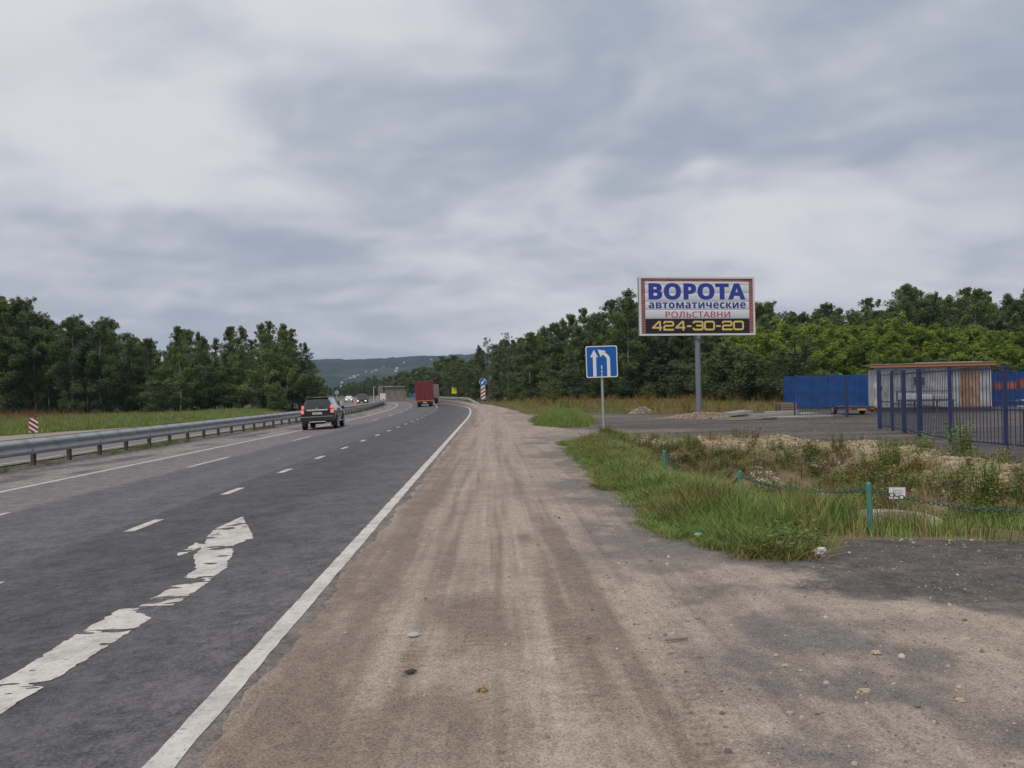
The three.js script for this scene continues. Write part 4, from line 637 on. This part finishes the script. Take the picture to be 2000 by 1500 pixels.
{
  const [x, z] = P(48.9, -9.86), y = roadH(-9.86);
  const { c } = makeCar('black_off_road_car', 'black off-road car driving away beside the median guardrail', [x, y, z], turnAt(48) + .055, .035, suvSt, { paint: suvPaint, sideGlass: [[1, .1, 2, .05], [2, .12, 3, .0], [3, .08, 4, .35]], windshield: [4, 5], axles: [1.42, -1.38], r: .39, mirrorZ: -.85 });
  part('spoiler', rbox(1.16, .05, .3, .02, 0, 1.79, 2.1), blackPl, c);
  for (const s of [-1, 1]) { part('tail_light', rbox(.17, .2, .1, .02, s * .82, 1.02, 2.33), tailM, c); part('tail_light', rbox(.14, .22, .1, .02, s * .79, 1.25, 2.29), tailM, c); part('roof_rail', mergeGeometries([box(.04, .03, 2.2, s * .56, 1.86, .6), box(.04, .07, .08, s * .56, 1.82, 1.6), box(.04, .07, .08, s * .56, 1.82, -.4)]), mat([.3, .3, .31], .4, .6), c); part('side_step', rbox(.12, .05, 1.9, .02, s * .95, .42, 0), rimM, c); part('mudflap', box(.26, .22, .02, s * .8, .32, 1.9), blackPl, c); part('bumper_reflector', box(.14, .04, .02, s * .66, .62, 2.44), tailM, c); }
  part('chrome_strip', rbox(1.16, .075, .03, .012, 0, 1.1, 2.385), chromeM, c); part('badge', new THREE.TorusGeometry(.06, .018, 6, 18).translate(0, 1.16, 2.41), chromeM, c);
  const pl = part('number_plate', box(.52, .112, .016, 0, .92, 2.39), plateM, c); part('plate_characters', mergeGeometries([...Array(8).keys()].map(k => box(.03, .055, .004, -.19 + k * .052 + (k > 5 ? .03 : 0), .92, 2.4))), mat([.03, .03, .03]), pl);
  part('rear_bumper', rbox(1.86, .3, .22, .06, 0, .62, 2.36), suvPaint, c); part('skid_plate', rbox(.95, .06, .08, .02, 0, .45, 2.42), rimM, c); part('rear_wiper', box(.5, .012, .012, .15, 1.28, 2.37), blackPl, c);
  part('exhaust_pipe', new THREE.CylinderGeometry(.035, .035, .2, 10).rotateX(Math.PI / 2).translate(.5, .36, 2.3), rimM, c);
  part('spare_wheel', new THREE.CylinderGeometry(.34, .34, .2, 20).translate(0, .42, 1.9), tyreM, c);
}
const vanSt = [[2.2, 1.75, 1.0, .4, .88, .66, -.12], [2.1, 1.82, 1.02, .34, .93, .72, -.1], [1.2, 1.86, 1.03, .32, .95, .74], [.2, 1.86, 1.03, .32, .95, .74], [-.7, 1.8, 1.02, .32, .95, .7], [-1.55, 1.18, 1.0, .32, .95, .74], [-2.1, 1.02, .92, .34, .92, .72], [-2.3, .82, .76, .38, .86, .68]];
const sedanSt = [[2.15, 1.0, .9, .42, .8, .7, -.1], [2.0, 1.06, .92, .34, .86, .68], [1.3, 1.32, .93, .3, .87, .62], [.5, 1.45, .93, .28, .87, .6], [-.3, 1.42, .92, .28, .87, .6], [-1.05, 1.02, .9, .28, .87, .68], [-1.8, .9, .82, .3, .84, .68], [-2.05, .72, .66, .34, .78, .64]];
function oncoming(name, label, s, q, st, paint, r) {
  const [x, z] = P(s, q), { c } = makeCar(name, label, [x, -.24, z], turnAt(s) + Math.PI, 0, st, { paint, sideGlass: [[1, .3, 2, .2], [2, .3, 3, .2], [3, .25, 4, .35]], windshield: [4, 5], axles: [1.25, -1.35], r, mirrorZ: -.95 });
  const f = st[st.length - 1], fz = f[0], h = f[2]; for (const k of [-1, 1]) part('headlight', rbox(.26, .14, .08, .03, k * f[4] * .72, h - .06, fz - .02), lampOn, c);
  part('grille', rbox(.8, .12, .04, .02, 0, h - .08, fz - .01), blackPl, c); part('front_bumper', rbox(1.6, .2, .12, .05, 0, .5, fz + .02), paint, c); part('number_plate', box(.52, .112, .02, 0, .48, fz - .05), plateM, c);
}
oncoming('dark_van', 'dark van with lit headlights coming the other way behind the guardrail', 142, -16.6, vanSt, mat([.05, .055, .065], .35, .2), .36);
oncoming('white_car', 'small white car far off on the opposite road', 192, -20, sedanSt, mat([.6, .61, .62], .35), .31);
oncoming('dark_car', 'dark oncoming car half hidden behind the black off-road car', 119, -19.6, sedanSt, mat([.06, .06, .07], .35, .2), .31);
function truck(name, label, s, q, o) {
  const [x, z] = P(s, q), c = thing(name, label, 'truck', [x, roadH(q), z], turnAt(s)); c.rotation.order = 'YXZ'; c.rotation.z = .035;
  const W = o.w, H = o.h, L = o.l, y0 = o.floor;
  part('cargo_box', box(W, H, L, 0, y0 + H / 2, -L / 2), o.skin, c);
  for (const k of [-1, 1]) { const d = part('rear_door', rbox(W / 2 - .05, H - .16, .05, .012, k * (W / 4 - .005), y0 + H / 2 + .02, .03), o.skin, c); part('lock_bar', new THREE.CylinderGeometry(.018, .018, H - .3, 8).translate(k * .12, y0 + H / 2, .075), o.barM, d); for (const e of [.2, .5, .8]) part('hinge', box(.12, .05, .03, k * (W / 2 - .1), y0 + H * e, .07), o.barM, d); part('corner_post', box(.05, H, .06, k * (W / 2 - .022), y0 + H / 2, .02), o.rimM, c); }
  part('roof_edge', box(W + .02, .07, .08, 0, y0 + H - .03, .025), o.rimM, c); part('lower_sill', box(W + .02, .14, .1, 0, y0 - .03, .02), o.sillM, c);
  part('chassis', mergeGeometries([box(.12, .2, L + 1.6, -.4, y0 - .2, -L / 2 - .8), box(.12, .2, L + 1.6, .4, y0 - .2, -L / 2 - .8), box(1.5, .14, .12, 0, y0 - .3, -.3), box(W * .86, .1, .1, 0, y0 - .42, -.08)]), blackPl, c);
  for (const k of [-1, 1]) { part('tail_light', box(.3, .1, .05, k * (W / 2 - .3), y0 - .24, .04), mat([.35, .05, .04], .4), c); part('mudflap', box(.5, .45, .02, k * .78, .42, -.72), blackPl, c); wheel(c, k * .86, -1.25, o.r, .24); wheel(c, k * .6, -1.25, o.r, .22); wheel(c, k * .82, -L - .9, o.r, .26); }
  part('number_plate', box(.52, .112, .02, 0, y0 - .26, .0), plateM, c);
  part('cab', rbox(1.95, 1.75, 1.7, .12, 0, 1.35, -L - 1.05), o.cabM, c); part('windshield', box(1.7, .65, .03, 0, 1.72, -L - 1.92), glassM, c);
  return c;
}
const redSkin = new THREE.MeshStandardMaterial({ color: lin(.21, .022, .035), roughness: .5, side: THREE.DoubleSide, map: tile(256, (u, v) => .8 + .4 * (fbm(u * 5, v * 5, 4, 81, 5) - .5), 1) });
truck('red_box_truck', 'red box truck with two closed rear doors driving away', 108, -6.55, { w: 2.36, h: 2.5, l: 4.6, floor: .82, skin: redSkin, barM: mat([.33, .15, .15], .5, .3), rimM: mat([.3, .04, .05], .5), sillM: mat([.5, .16, .06], .6), cabM: mat([.5, .5, .5], .5), r: .37 });
truck('grey_box_truck', 'grey brown box truck ahead of the red truck', 135, -5.2, { w: 2.4, h: 2.1, l: 5, floor: .95, skin: mat([.2, .18, .175], .6), barM: mat([.3, .3, .3], .5, .4), rimM: mat([.35, .34, .34], .5), sillM: mat([.18, .17, .17], .6), cabM: mat([.35, .35, .37], .5), r: .42 });
// ---------------------------------------------------------------- yard: blue bar fence, gates, sheet fence, shed
const navy = mat([.03, .038, .1], .55, .1), navyPost = mat([.032, .042, .125], .5, .1);
function barPanel(o, a, b, top, gap, rails) {
  const dx = b[0] - a[0], dz = b[1] - a[1], L = Math.hypot(dx, dz), turn = -Math.atan2(dz, dx), n = Math.round(L / gap), bg = barPanel.g || (barPanel.g = new THREE.BoxGeometry(.015, 1, .015));
  for (const y of rails) { const r = part('rail', new THREE.BoxGeometry(L - .04, .04, .03), navy, o); r.position.set((a[0] + b[0]) / 2, y, (a[1] + b[1]) / 2); r.rotation.y = turn; }
  for (let i = 1; i < n; i++) { const t = i / n, m = part('bar', bg, navy, o); m.scale.y = top - .1; m.position.set(a[0] + dx * t, .1 + (top - .1) / 2, a[1] + dz * t); m.rotation.y = turn; }
}
{
  const pts = [[13.72, -29.9], [13.52, -28.6], [13.02, -26.5], [12.42, -23.5], [12.5, -21.0], [13.0, -18.4], [14.6, -16.6]];
  const o = thing('blue_bar_fence', 'dark blue steel bar fence with square posts beside the gravel yard', 'fence');
  pts.forEach(([x, z], i) => { const w = i === 1 || i === 2 ? .11 : .08, m = part('post', box(w, 2.4, w), navyPost, o); m.position.set(x, .95, z); part('post_cap', box(w + .02, .02, w + .02, 0, 1.21, 0), navyPost, m); });
  for (let i = 0; i < pts.length - 1; i++) barPanel(o, pts[i], pts[i + 1], 2.05, .16, [2.06, 1.0, .12]);
  const g = thing('narrow_gate_leaf', 'narrow blue barred gate leaf at the near end of the yard fence', 'gate'), a = [14.0, -31.5], b = [13.76, -30.05];
  for (const [x, z] of [a, b]) { const m = part('stile', box(.07, 1.98, .07), navyPost, g); m.position.set(x, 1.1, z); }
  barPanel(g, a, b, 2.02, .16, [2.05, 1.05, .14]); { const m = part('hinge_post', box(.12, 2.5, .12), navyPost, g); m.position.set(14.05, 1.0, -31.7); const k = part('latch', box(.06, .16, .1), blackPl, g); k.position.set(14.0, 1.55, -31.45); }
  const h = thing('open_gate_leaf', 'open blue barred gate leaf standing before the blue sheet fence', 'gate'), c = [15.3, -44.9], d = [17.62, -43.6];
  for (const [x, z] of [c, d]) { const m = part('stile', box(x > 17 ? .14 : .06, 2.12, .08), navyPost, h); m.position.set(x, 1.06, z); }
  barPanel(h, c, d, 2.12, .13, [2.12, 1.15, .08]);
}
{   // corrugated sheet: shared geometry, one mesh per sheet
  const corr = (w, h, n, dep) => { const p = [], id = [], prof = []; for (let k = 0; k < n; k++) { const a = k / n * w; prof.push([a, 0], [a + w / n * .42, 0], [a + w / n * .5, dep], [a + w / n * .92, dep]); } prof.push([w, 0]); const m = prof.length; for (const [off, y] of [[0, 0], [0, h], [-.004, h], [-.004, 0]]) for (const [x, z] of prof) p.push(x, y, z + off); for (let r = 0; r < 4; r++) for (let k = 0; k < m - 1; k++) { const a = r * m + k, b = a + 1, c = ((r + 1) % 4) * m + k, d = c + 1; id.push(a, b, d, a, d, c); } const t = []; for (let i = 0; i < p.length; i += 3) t.push(p[i], p[i + 1]); const g = geom(p, id, t).toNonIndexed(); g.computeVertexNormals(); return g; };
  const wear = k => tile(256, (u, v) => .8 + .7 * (fbm(u * 3, v * 7, 5, 140 + k * 9, 3) - .5) * 1 - (fbm(u * 12, v * 3, 3, 160 + k * 9, 12) > .66 ? .15 : 0), .43), wears = [wear(0), wear(1), wear(2)];
  const blues = [mat([.009, .078, .31], .5, .1, { map: wears[0] }), mat([.01, .09, .34], .5, .1, { map: wears[1] }), mat([.009, .07, .28], .55, .1, { map: wears[2] })];
  const o = thing('blue_sheet_fence', 'bright blue corrugated sheet fence at the back of the yard', 'fence'), sg = corr(1.16, 2.36, 6, .025);
  const line = [[20.2, -61.5], [20.55, -60.2], [25.4, -57.8], [48, -55.2]]; let n = 0;
  for (let i = 0; i < line.length - 1; i++) { const [ax, az] = line[i], [bx, bz] = line[i + 1], L = Math.hypot(bx - ax, bz - az), k = Math.max(1, Math.round(L / 1.14)), turn = -Math.atan2(bz - az, bx - ax); for (let j = 0; j < k; j++) { const t = j / k, m = part('sheet', sg, blues[(n * 7 + j * j) % 3], o), x = lerp(ax, bx, t), z = lerp(az, bz, t); m.position.set(x, .04 + groundY(x, z) + ((n * 13) % 5) * .008, z); m.rotation.y = turn; const p = part('fence_post', box(.06, 2.4, .06), navy, o); p.position.set(x + .03, 1.15, z - .08); n++; } }
  // shed
  const s = thing('metal_shed', 'pale corrugated metal shed with an orange roof edge in the yard', 'shed', [21.85, groundY(21.85, -49.9), -49.95], -.27), whites = [mat([.56, .56, .58], .55, .15, { map: wears[0] }), mat([.5, .51, .54], .55, .15, { map: wears[1] }), mat([.62, .62, .63], .5, .15, { map: wears[2] })], rust = [mat([.36, .22, .12], .8, 0, { map: wears[2] }), mat([.42, .29, .17], .8, 0, { map: wears[0] }), mat([.36, .2, .12], .85, 0, { map: wears[1] })];
  const W = 6.25, Hs = 2.28, D = 2.4, fg = corr(.52, Hs, 3, .025); let nn = 0;
  for (let k = 0; k < 12; k++) { const m = part('wall_sheet', fg, k === 9 || k === 10 ? rust[k % 3] : whites[(k * 5) % 3], s); m.position.set(k * .52, .3, 0); }
  { const m = part('corner_trim', box(.1, Hs, .1, W, .3 + Hs / 2, .02), whites[2], s); }
  const sg2 = corr(.6, Hs, 3, .025); for (let k = 0; k < 4; k++) for (const [x, r] of [[0, Math.PI / 2], [W + .05, Math.PI / 2]]) { const m = part('side_sheet', sg2, whites[k % 3], s); m.position.set(x, .3, -k * .6); m.rotation.y = r; }
  part('back_wall', box(W, Hs, .05, W / 2, .3 + Hs / 2, -D), whites[1], s); part('skid', box(W + .1, .22, .16, W / 2, .11, -.12), mat([.08, .065, .055], .9), s); part('skid', box(W + .1, .22, .16, W / 2, .11, -D + .2), mat([.08, .065, .055], .9), s); part('floor', box(W, .08, D, W / 2, .26, -D / 2), mat([.1, .09, .08], .9), s);
  part('fascia_board', box(W + .5, .17, .05, W / 2, .3 + Hs + .2, .35), mat([.42, .17, .07], .8), s); part('roof', box(W + .44, .05, D + .75, W / 2, .3 + Hs + .3, -D / 2 + .05).rotateX(-.0), mat([.3, .27, .25], .7, .2), s);
  part('roof_batten', box(3.6, .03, .1, 4, .3 + Hs + .345, .3), mat([.45, .43, .4], .8), s); part('soffit_strip', box(W, .12, .06, W / 2, .3 + Hs + .06, .02), mat([.42, .42, .44], .6, .2), s);
  { const w = part('window', box(.62, .5, .03, 2.45, 1.85, .045), glassM, s); part('window_frame', mergeGeometries([box(.7, .05, .05, 2.45, 2.12, .05), box(.7, .05, .05, 2.45, 1.58, .05), box(.05, .5, .05, 2.12, 1.85, .05), box(.05, .5, .05, 2.78, 1.85, .05)]), whites[1], w); }
}
{   // things standing in the yard
  const tank = thing('white_tank', 'white round tank at the corner of the metal shed', 'tank', [23.9, groundY(23.9, -54), -54]), prof = [[0, .55], [.42, .58], [.58, .75], [.62, 1.05], [.58, 1.35], [.42, 1.52], [.12, 1.58], [.1, 1.66], [0, 1.66]].map(([a, b]) => new THREE.Vector2(a, b));
  part('vessel', new THREE.LatheGeometry(prof, 22), mat([.68, .68, .66], .5), tank); part('stand', mergeGeometries([box(.06, .8, .06, .35, .4, .35), box(.06, .8, .06, -.35, .4, .35), box(.06, .8, .06, .35, .4, -.35), box(.06, .8, .06, -.35, .4, -.35)]), blackPl, tank);
  const tr = thing('low_trailer', 'low dark trailer with red tail lights beside the open gate leaf', 'trailer', [19.4, groundY(19.4, -46), -46.2], .12);
  part('deck', rbox(1.7, .12, 2.6, .03, 0, .42, -1.3), blackPl, tr); part('tail_board', box(1.7, .16, .06, 0, .38, .02), mat([.05, .05, .06], .6), tr); for (const k of [-1, 1]) { part('tail_light', box(.22, .1, .04, k * .68, .34, .06), mat([.45, .06, .04], .4), tr); wheel(tr, k * .86, -1.3, .27, .17); } part('number_plate', box(.5, .11, .02, .05, .3, .06), mat([.5, .3, .22], .6), tr); part('drawbar', box(.1, .08, 1.2, 0, .36, -3.1), blackPl, tr);
  const ct = thing('loading_table', 'long dark loading table in front of the metal shed', 'table', [23.75, groundY(23.75, -47.4), -47.6], -.22); part('table_top', box(2.9, .08, .9, 0, .72, 0), mat([.09, .09, .1], .7), ct); for (const k of [-1.35, -.5, .5, 1.35]) for (const e of [-.38, .38]) part('leg', box(.07, .7, .07, k, .34, e), mat([.1, .09, .085], .8), ct); part('back_rail', box(2.9, .05, .04, 0, 1.25, -.4), mat([.07, .08, .1], .7), ct); for (const k of [-1.43, 1.43]) part('rail_post', box(.05, .55, .05, k, 1.0, -.4), mat([.07, .08, .1], .7), ct);
  const packs = [['wide white wrapped pack on the loading table, nearest the gate', .95, .36, -.9, .66], ['white wrapped pack in the middle of the loading table', .7, .3, -.02, .6], ['greyish wrapped pack on the loading table toward the rusty sheets', .95, .3, .88, .4]];
  for (const [l, w, h, dx, v] of packs) { const m = single('wrapped_pack', rbox(w, h, .6, .07), mat([v, v, v * .98], .6), l, 'pack'); const c = Math.cos(-.22), s = Math.sin(-.22); m.position.set(23.75 + dx * c, groundY(23.75, -47.4) + .76 + h / 2, -47.6 - dx * s); m.rotation.y = -.22; }
  // rusty boxes and boards by the fence
  const R = rng(31), rk = thing('storage_rack', 'dark rack with boxes behind the bar fence at the frame edge', 'rack', [30.6, groundY(30.6, -50.5), -50.6], -.2); for (const x of [-1.2, 1.2]) for (const z of [-.4, .4]) part('upright', box(.07, 1.6, .07, x, .8, z), blackPl, rk); for (const y of [.55, 1.25]) part('shelf', box(2.5, .05, .9, 0, y, 0), mat([.07, .065, .06], .8), rk);
  [[-.85, .42, .42, 'narrow rust red box on the storage rack beside the shed'], [-.15, .5, .45, 'middle rust red box on the storage rack'], [.7, .75, .62, 'largest rust red box on the storage rack']].forEach(([dx, w, h, l], i) => { const m = single('rusty_box', mergeGeometries([rbox(w, h, .5, .03), box(w + .04, .04, .54, 0, h / 2 - .02, 0)].map(g => g.index ? g.toNonIndexed() : g)), mat([[.28, .08, .06], [.33, .1, .06], [.26, .07, .05]][i], .75), l, 'box'); m.position.set(30.6 + dx * .98, groundY(30.6, -50.5) + 1.277 + h / 2, -50.6 + dx * .2); m.rotation.y = -.2; });
  for (let k = 0; k < 12; k++) { const x = 29.6 + R() * 2.6, z = -48.9 + R() * .9, m = single('scrap_board', box(.9 + R() * .9, .035, .14 + .1 * R()), mat(mix3([.4, .28, .15], [.5, .45, .38], R()), .9), ['pale loose board in the scrap pile before the storage rack', 'brown loose board in the scrap pile before the storage rack'][k % 2], 'board', ['pale boards in the yard scrap pile', 'brown boards in the yard scrap pile'][k % 2]); m.position.set(x, groundY(x, z) + .06 + .055 * k, z); m.rotation.set((R() - .5) * .35, R() * 3, (R() - .5) * .5); }
  const dr = thing('dark_drum', 'dark upright drum behind the bar fence at the frame edge', 'drum', [14.25, groundY(14.25, -22.6), -22.6]); part('shell', new THREE.LatheGeometry([[0, 0], [.28, 0], [.29, .02], [.28, .04], [.28, .3], [.292, .32], [.28, .34], [.28, .58], [.292, .6], [.28, .62], [.28, .86], [.29, .88], [.27, .89], [0, .87]].map(([a, b]) => new THREE.Vector2(a, b)), 26), mat([.035, .028, .026], .7, .2), dr); part('bung_cap', cyl(.035, .035, .02, .12, .885, 0), blackPl, dr);
  // concrete slabs and pad
  const conc = new THREE.MeshStandardMaterial({ color: lin(.42, .4, .37), roughness: .95, side: THREE.DoubleSide, map: tile(256, (u, v) => .72 + .6 * (fbm(u * 5, v * 5, 4, 83, 5) - .5), .8) });
  const slab = (w, t, d, seed) => { const g = new THREE.BoxGeometry(w, t, d, 6, 1, 4), p = g.attributes.position; for (let i = 0; i < p.count; i++) { const x = p.getX(i), y = p.getY(i), z = p.getZ(i), e = hash2(Math.round(x * 40), Math.round(z * 40), seed) - .5; p.setXYZ(i, x + e * .1, y + e * .02, z + e * .08); } g.computeVertexNormals(); return g; };
  [[11.6, .1, -42.4, 2.0, 1.1, .05, 'cracked concrete slab at the bottom of the pile beside the billboard'], [12.4, .22, -42.8, 2.2, 1.0, -.12, 'middle concrete slab of the pile beside the billboard'], [11.55, .38, -42.6, 1.2, .9, .3, 'small top slab tilted on the concrete pile beside the billboard'], [14.9, .09, -46.6, 2.2, 1, .1, 'lower slab of the small pile near the pallets'], [15.2, .22, -46.8, 1.8, .9, -.2, 'upper slab of the small pile near the pallets'], [16.6, .09, -47.2, 1.1, .8, .4, 'single broken slab behind the open gate leaf']].forEach(([x, y, z, w, d, t, l], i) => { const m = single('concrete_slab', slab(w, .14, d, i + 3), conc, l, 'slab'); m.position.set(x, groundY(x, z) + y - .02, z); m.rotation.set(.03 * (i % 3 - 1), t, i === 2 ? .08 : .02); });
  { const m = single('concrete_pad', slab(4.4, .1, 1.5, 21), conc, 'pale flat concrete pad in front of the open gate leaf', 'concrete pad'); m.position.set(15.6, groundY(15.6, -44.4) + .03, -44.3); m.rotation.y = .3; }
  const pw = mat([.26, .2, .15], .9); const pa = thing('pallet_stack', 'weathered wooden pallets stacked beside the blue sheet fence', 'pallets', [18.3, groundY(18.3, -55.5), -55.5], .2);
  for (let k = 0; k < 4; k++) { for (let j = 0; j < 5; j++) part('slat', box(.1, .022, 1.0, -.5 + j * .25, .13 + k * .145, 0), pw, pa); for (const e of [-.45, 0, .45]) part('bearer', box(1.15, .1, .1, 0, .06 + k * .145, e), pw, pa); }
}
// ---------------------------------------------------------------- chained green posts, ditch things, litter
{
  const teal = new THREE.MeshStandardMaterial({ color: lin(.085, .3, .255), roughness: .6, side: THREE.DoubleSide, map: tile(256, (u, v) => .8 + .5 * (fbm(u * 6, v * 6, 4, 87, 6) - .5), 2) }), chainM = mat([.06, .11, .1], .5, .4);
  const posts = [[15.05, 3.15, .66, 'farthest green chain post near the road sign'], [11.95, 3.6, .62, 'green chain post standing in the tall grass'], [9.27, 4.26, .57, 'nearest green chain post at the asphalt apron'], [8.3, 7.3, .6, 'green chain post past the frame edge']].map(([u, w, h, l]) => { const [x, z] = XZ(u, w), y = groundY(x, z), o = thing('chain_post', l, 'post', [x, y, z]); o.rotation.z = .03; part('tube', mergeGeometries([cyl(.03, .03, h + .15, 0, h / 2 - .075, 0, 14), new THREE.SphereGeometry(.03, 14, 6, 0, 6.3, 0, 1.57).translate(0, h, 0)]), teal, o); part('chain_eye', new THREE.TorusGeometry(.018, .005, 6, 12).translate(.035, h - .05, 0), chainM, o); return [x, y + h - .06, z]; });
  const link = new THREE.TorusGeometry(.021, .0055, 5, 10).scale(1.5, 1, 1);
  [[0, 1, .36, 'slack chain from the farthest green post down into the grass'], [1, 2, .1, 'chain hanging between the two nearer green posts'], [2, 3, .22, 'green chain sagging from the nearest post toward the frame edge']].forEach(([i, j, sag, l]) => {
    const A = new THREE.Vector3(...posts[i]), B = new THREE.Vector3(...posts[j]), L = A.distanceTo(B), n = Math.round(L / .05), gs = [], q = new THREE.Quaternion(), M = new THREE.Matrix4();
    const at = t => A.clone().lerp(B, t).add(new THREE.Vector3(0, -sag * 4 * t * (1 - t), 0));
    for (let k = 0; k < n; k++) { const p = at((k + .5) / n), d = at((k + 1) / n).sub(at(k / n)).normalize(); q.setFromUnitVectors(new THREE.Vector3(1, 0, 0), d); const r = new THREE.Quaternion().setFromAxisAngle(new THREE.Vector3(1, 0, 0), k % 2 ? 1.57 : 0); M.compose(p, q.clone().multiply(r), new THREE.Vector3(1, 1, 1)); gs.push(link.clone().applyMatrix4(M)); }
    single('chain', mergeGeometries(gs), chainM, l, 'chain');
  });
  const [sx, sz] = [5.78, -12.5], sy = groundY(sx, sz), o = thing('small_white_sign', 'small white notice plate on a short stake in the ditch', 'sign', [sx, sy, sz], -.15), top = .06 - sy; part('stake', cyl(.012, .012, top + .2, 0, top / 2 - .05, 0, 8), greySteel, o);
  plate(rr(.25, .17, .008), .25, .17, canvasTex(128, 88, c => { c.fillStyle = '#e8e8ec'; c.fillRect(0, 0, 128, 88); c.fillStyle = '#8c8894'; c.fillRect(40, 18, 56, 5); c.fillRect(26, 32, 78, 5); c.fillRect(34, 46, 60, 5); c.fillStyle = '#a04a5a'; c.fillRect(118, 0, 10, 88); }), o, top, .014);
  const conc = mat([.4, .36, .31], .95), cv = thing('well_cover', 'round concrete well cover on its ring in the ditch', 'well cover', [5.3, -.3, -11.6], .4); cv.rotation.x = .06; part('slab', new THREE.CylinderGeometry(.62, .64, .13, 30).translate(0, .065, 0), conc, cv); part('hatch', new THREE.CylinderGeometry(.26, .26, .03, 24).translate(.1, .142, 0), mat([.2, .18, .17], .8), cv); part('ring', new THREE.CylinderGeometry(.55, .55, .7, 24).translate(0, -.36, 0), conc, cv);
  const cs = (x, z, w, l, t) => { const g = new THREE.BoxGeometry(w, .3, w * .5, 4, 1, 3), p = g.attributes.position; for (let i = 0; i < p.count; i++) { const e = hash2(Math.round(p.getX(i) * 60), Math.round(p.getZ(i) * 60), 9) - .5; p.setXYZ(i, p.getX(i) + e * .08, p.getY(i) + e * .03, p.getZ(i) + e * .08); } g.computeVertexNormals(); const m = single('concrete_chunk', g, conc, l, 'concrete chunk'); m.position.set(x, groundY(x, z) + .16, z); m.rotation.set(.1, t, .08); };
  cs(4.55, -12.1, .5, 'broken concrete chunk left of the well cover', .5); cs(4.75, -11.4, .4, 'smaller concrete chunk between nearest green post and well cover', -.4);
  // litter
  const crumple = (w, h, d, seed) => { const g = new THREE.IcosahedronGeometry(.5, 2), p = g.attributes.position; for (let i = 0; i < p.count; i++) { const x = p.getX(i), y = p.getY(i), z = p.getZ(i), k = .6 + .7 * hash2(Math.round(x * 30), Math.round(y * 30) + seed, Math.round(z * 30)); p.setXYZ(i, x * k * w, y * k * h, z * k * d); } g.computeVertexNormals(); return g; };
  const lay = (m, x, z, y = 0, r = 0) => { m.position.set(x, groundY(x, z) + y, z); m.rotation.y = r; };
  lay(single('crumpled_paper', crumple(.15, .09, .11, 1), mat([.7, .69, .7], .8), 'crumpled white paper in the short grass by the asphalt apron', 'litter'), 3.02, -8.2, .05, .4);
  lay(single('teal_scrap', crumple(.09, .05, .06, 2), mat([.4, .6, .56], .7), 'pale teal plastic scrap in the verge grass', 'litter'), 2.04, -9.2, .05, .2);
  lay(single('cup_lid', new THREE.LatheGeometry([[0, .012], [.03, .012], [.034, .006], [.043, .004], [.044, 0]].map(([a, b]) => new THREE.Vector2(a, b)), 24), new THREE.MeshPhysicalMaterial({ color: lin(.6, .6, .6), roughness: .3, transmission: .35, thickness: 0, side: THREE.DoubleSide }), 'flattened clear plastic lid on the dirt shoulder', 'litter'), -.71, -5.74, .012);
  lay(single('flat_stone', crumple(.07, .025, .045, 3), mat([.07, .068, .07], .8), 'flat dark stone on the dirt shoulder', 'stone'), -.64, -4.99, .016, .3);
  lay(single('tan_stone', crumple(.06, .045, .045, 4), mat([.36, .26, .16], .9), 'tan stone on the dirt shoulder close to the camera', 'stone'), -.2, -4.68, .018);
  lay(single('stick', new THREE.CylinderGeometry(.007, .009, .16, 8).rotateZ(1.57), mat([.22, .19, .17], .9), 'short grey stick lying on the gravelly shoulder', 'stick'), 1.06, -5.5, .018, .25);
  for (const [x, z, k, l] of [[1.9, -4.55, .07, 'largest pale stone on the near gravelly dirt'], [2.25, -5.2, .06, 'flat pale stone on the light dirt track'], [1.62, -5.0, .045, 'small pale stone on the near gravelly dirt'], [2.35, -4.4, .05, 'pale stone nearest the lower frame corner']]) lay(single('pale_stone', crumple(k, k * .5, k * .7, k * 100 | 0), mat([.45, .38, .29], .9), l, 'stone'), x, z, k * .15);
}
// ---------------------------------------------------------------- far buildings by the road
{
  const c1 = new THREE.MeshStandardMaterial({ color: lin(.3, .265, .235), roughness: .95, side: THREE.DoubleSide, map: tile(256, (u, v) => .75 + .5 * (fbm(u * 6, v * 6, 4, 89, 6) - .5), .3) }), o = thing('concrete_building', 'low grey brown concrete building with a flat roof beside the opposite road', 'building', [-28, -.3, -192], .1);
  for (let k = 0; k < 3; k++) part('wall_panel', box(1.5, 3.3, .25, -.75 + k * 1.53, 1.65, .3), c1, o); part('wall_panel', box(1.1, 3.7, .3, -2.45, 1.85, .6), c1, o); part('core', box(5.6, 3.3, 4, -.1, 1.65, -1.9), c1, o); part('roof_slab', box(5.4, .16, 4.8, .35, 3.42, -1.5), mat([.34, .32, .3], .9), o); part('parapet', box(1.8, .12, .3, -.6, 3.55, .5), mat([.36, .34, .32], .9), o);
  const k = thing('white_cabinet', 'white roadside cabinet in front of the concrete building', 'cabinet', [-29.0, -.3, -186]); part('body', rbox(1.2, 1.6, .8, .04, 0, 1.1, 0), whitePaint, k); part('door', box(.5, 1.4, .02, -.28, 1.1, .41), whitePaint, k); part('door', box(.5, 1.4, .02, .28, 1.1, .41), whitePaint, k); part('base', box(1.1, .32, .7, 0, .16, 0), c1, k);
  const p = thing('white_pole', 'thin white pole behind the guardrail near the concrete building', 'pole', [-28.4, -.3, -170]); part('shaft', cyl(.05, .08, 3.4, 0, 1.7, 0, 8), whitePaint, p); part('lamp_arm', box(.5, .06, .08, .2, 3.35, 0), whitePaint, p);
}
renderer.render(scene, camera);
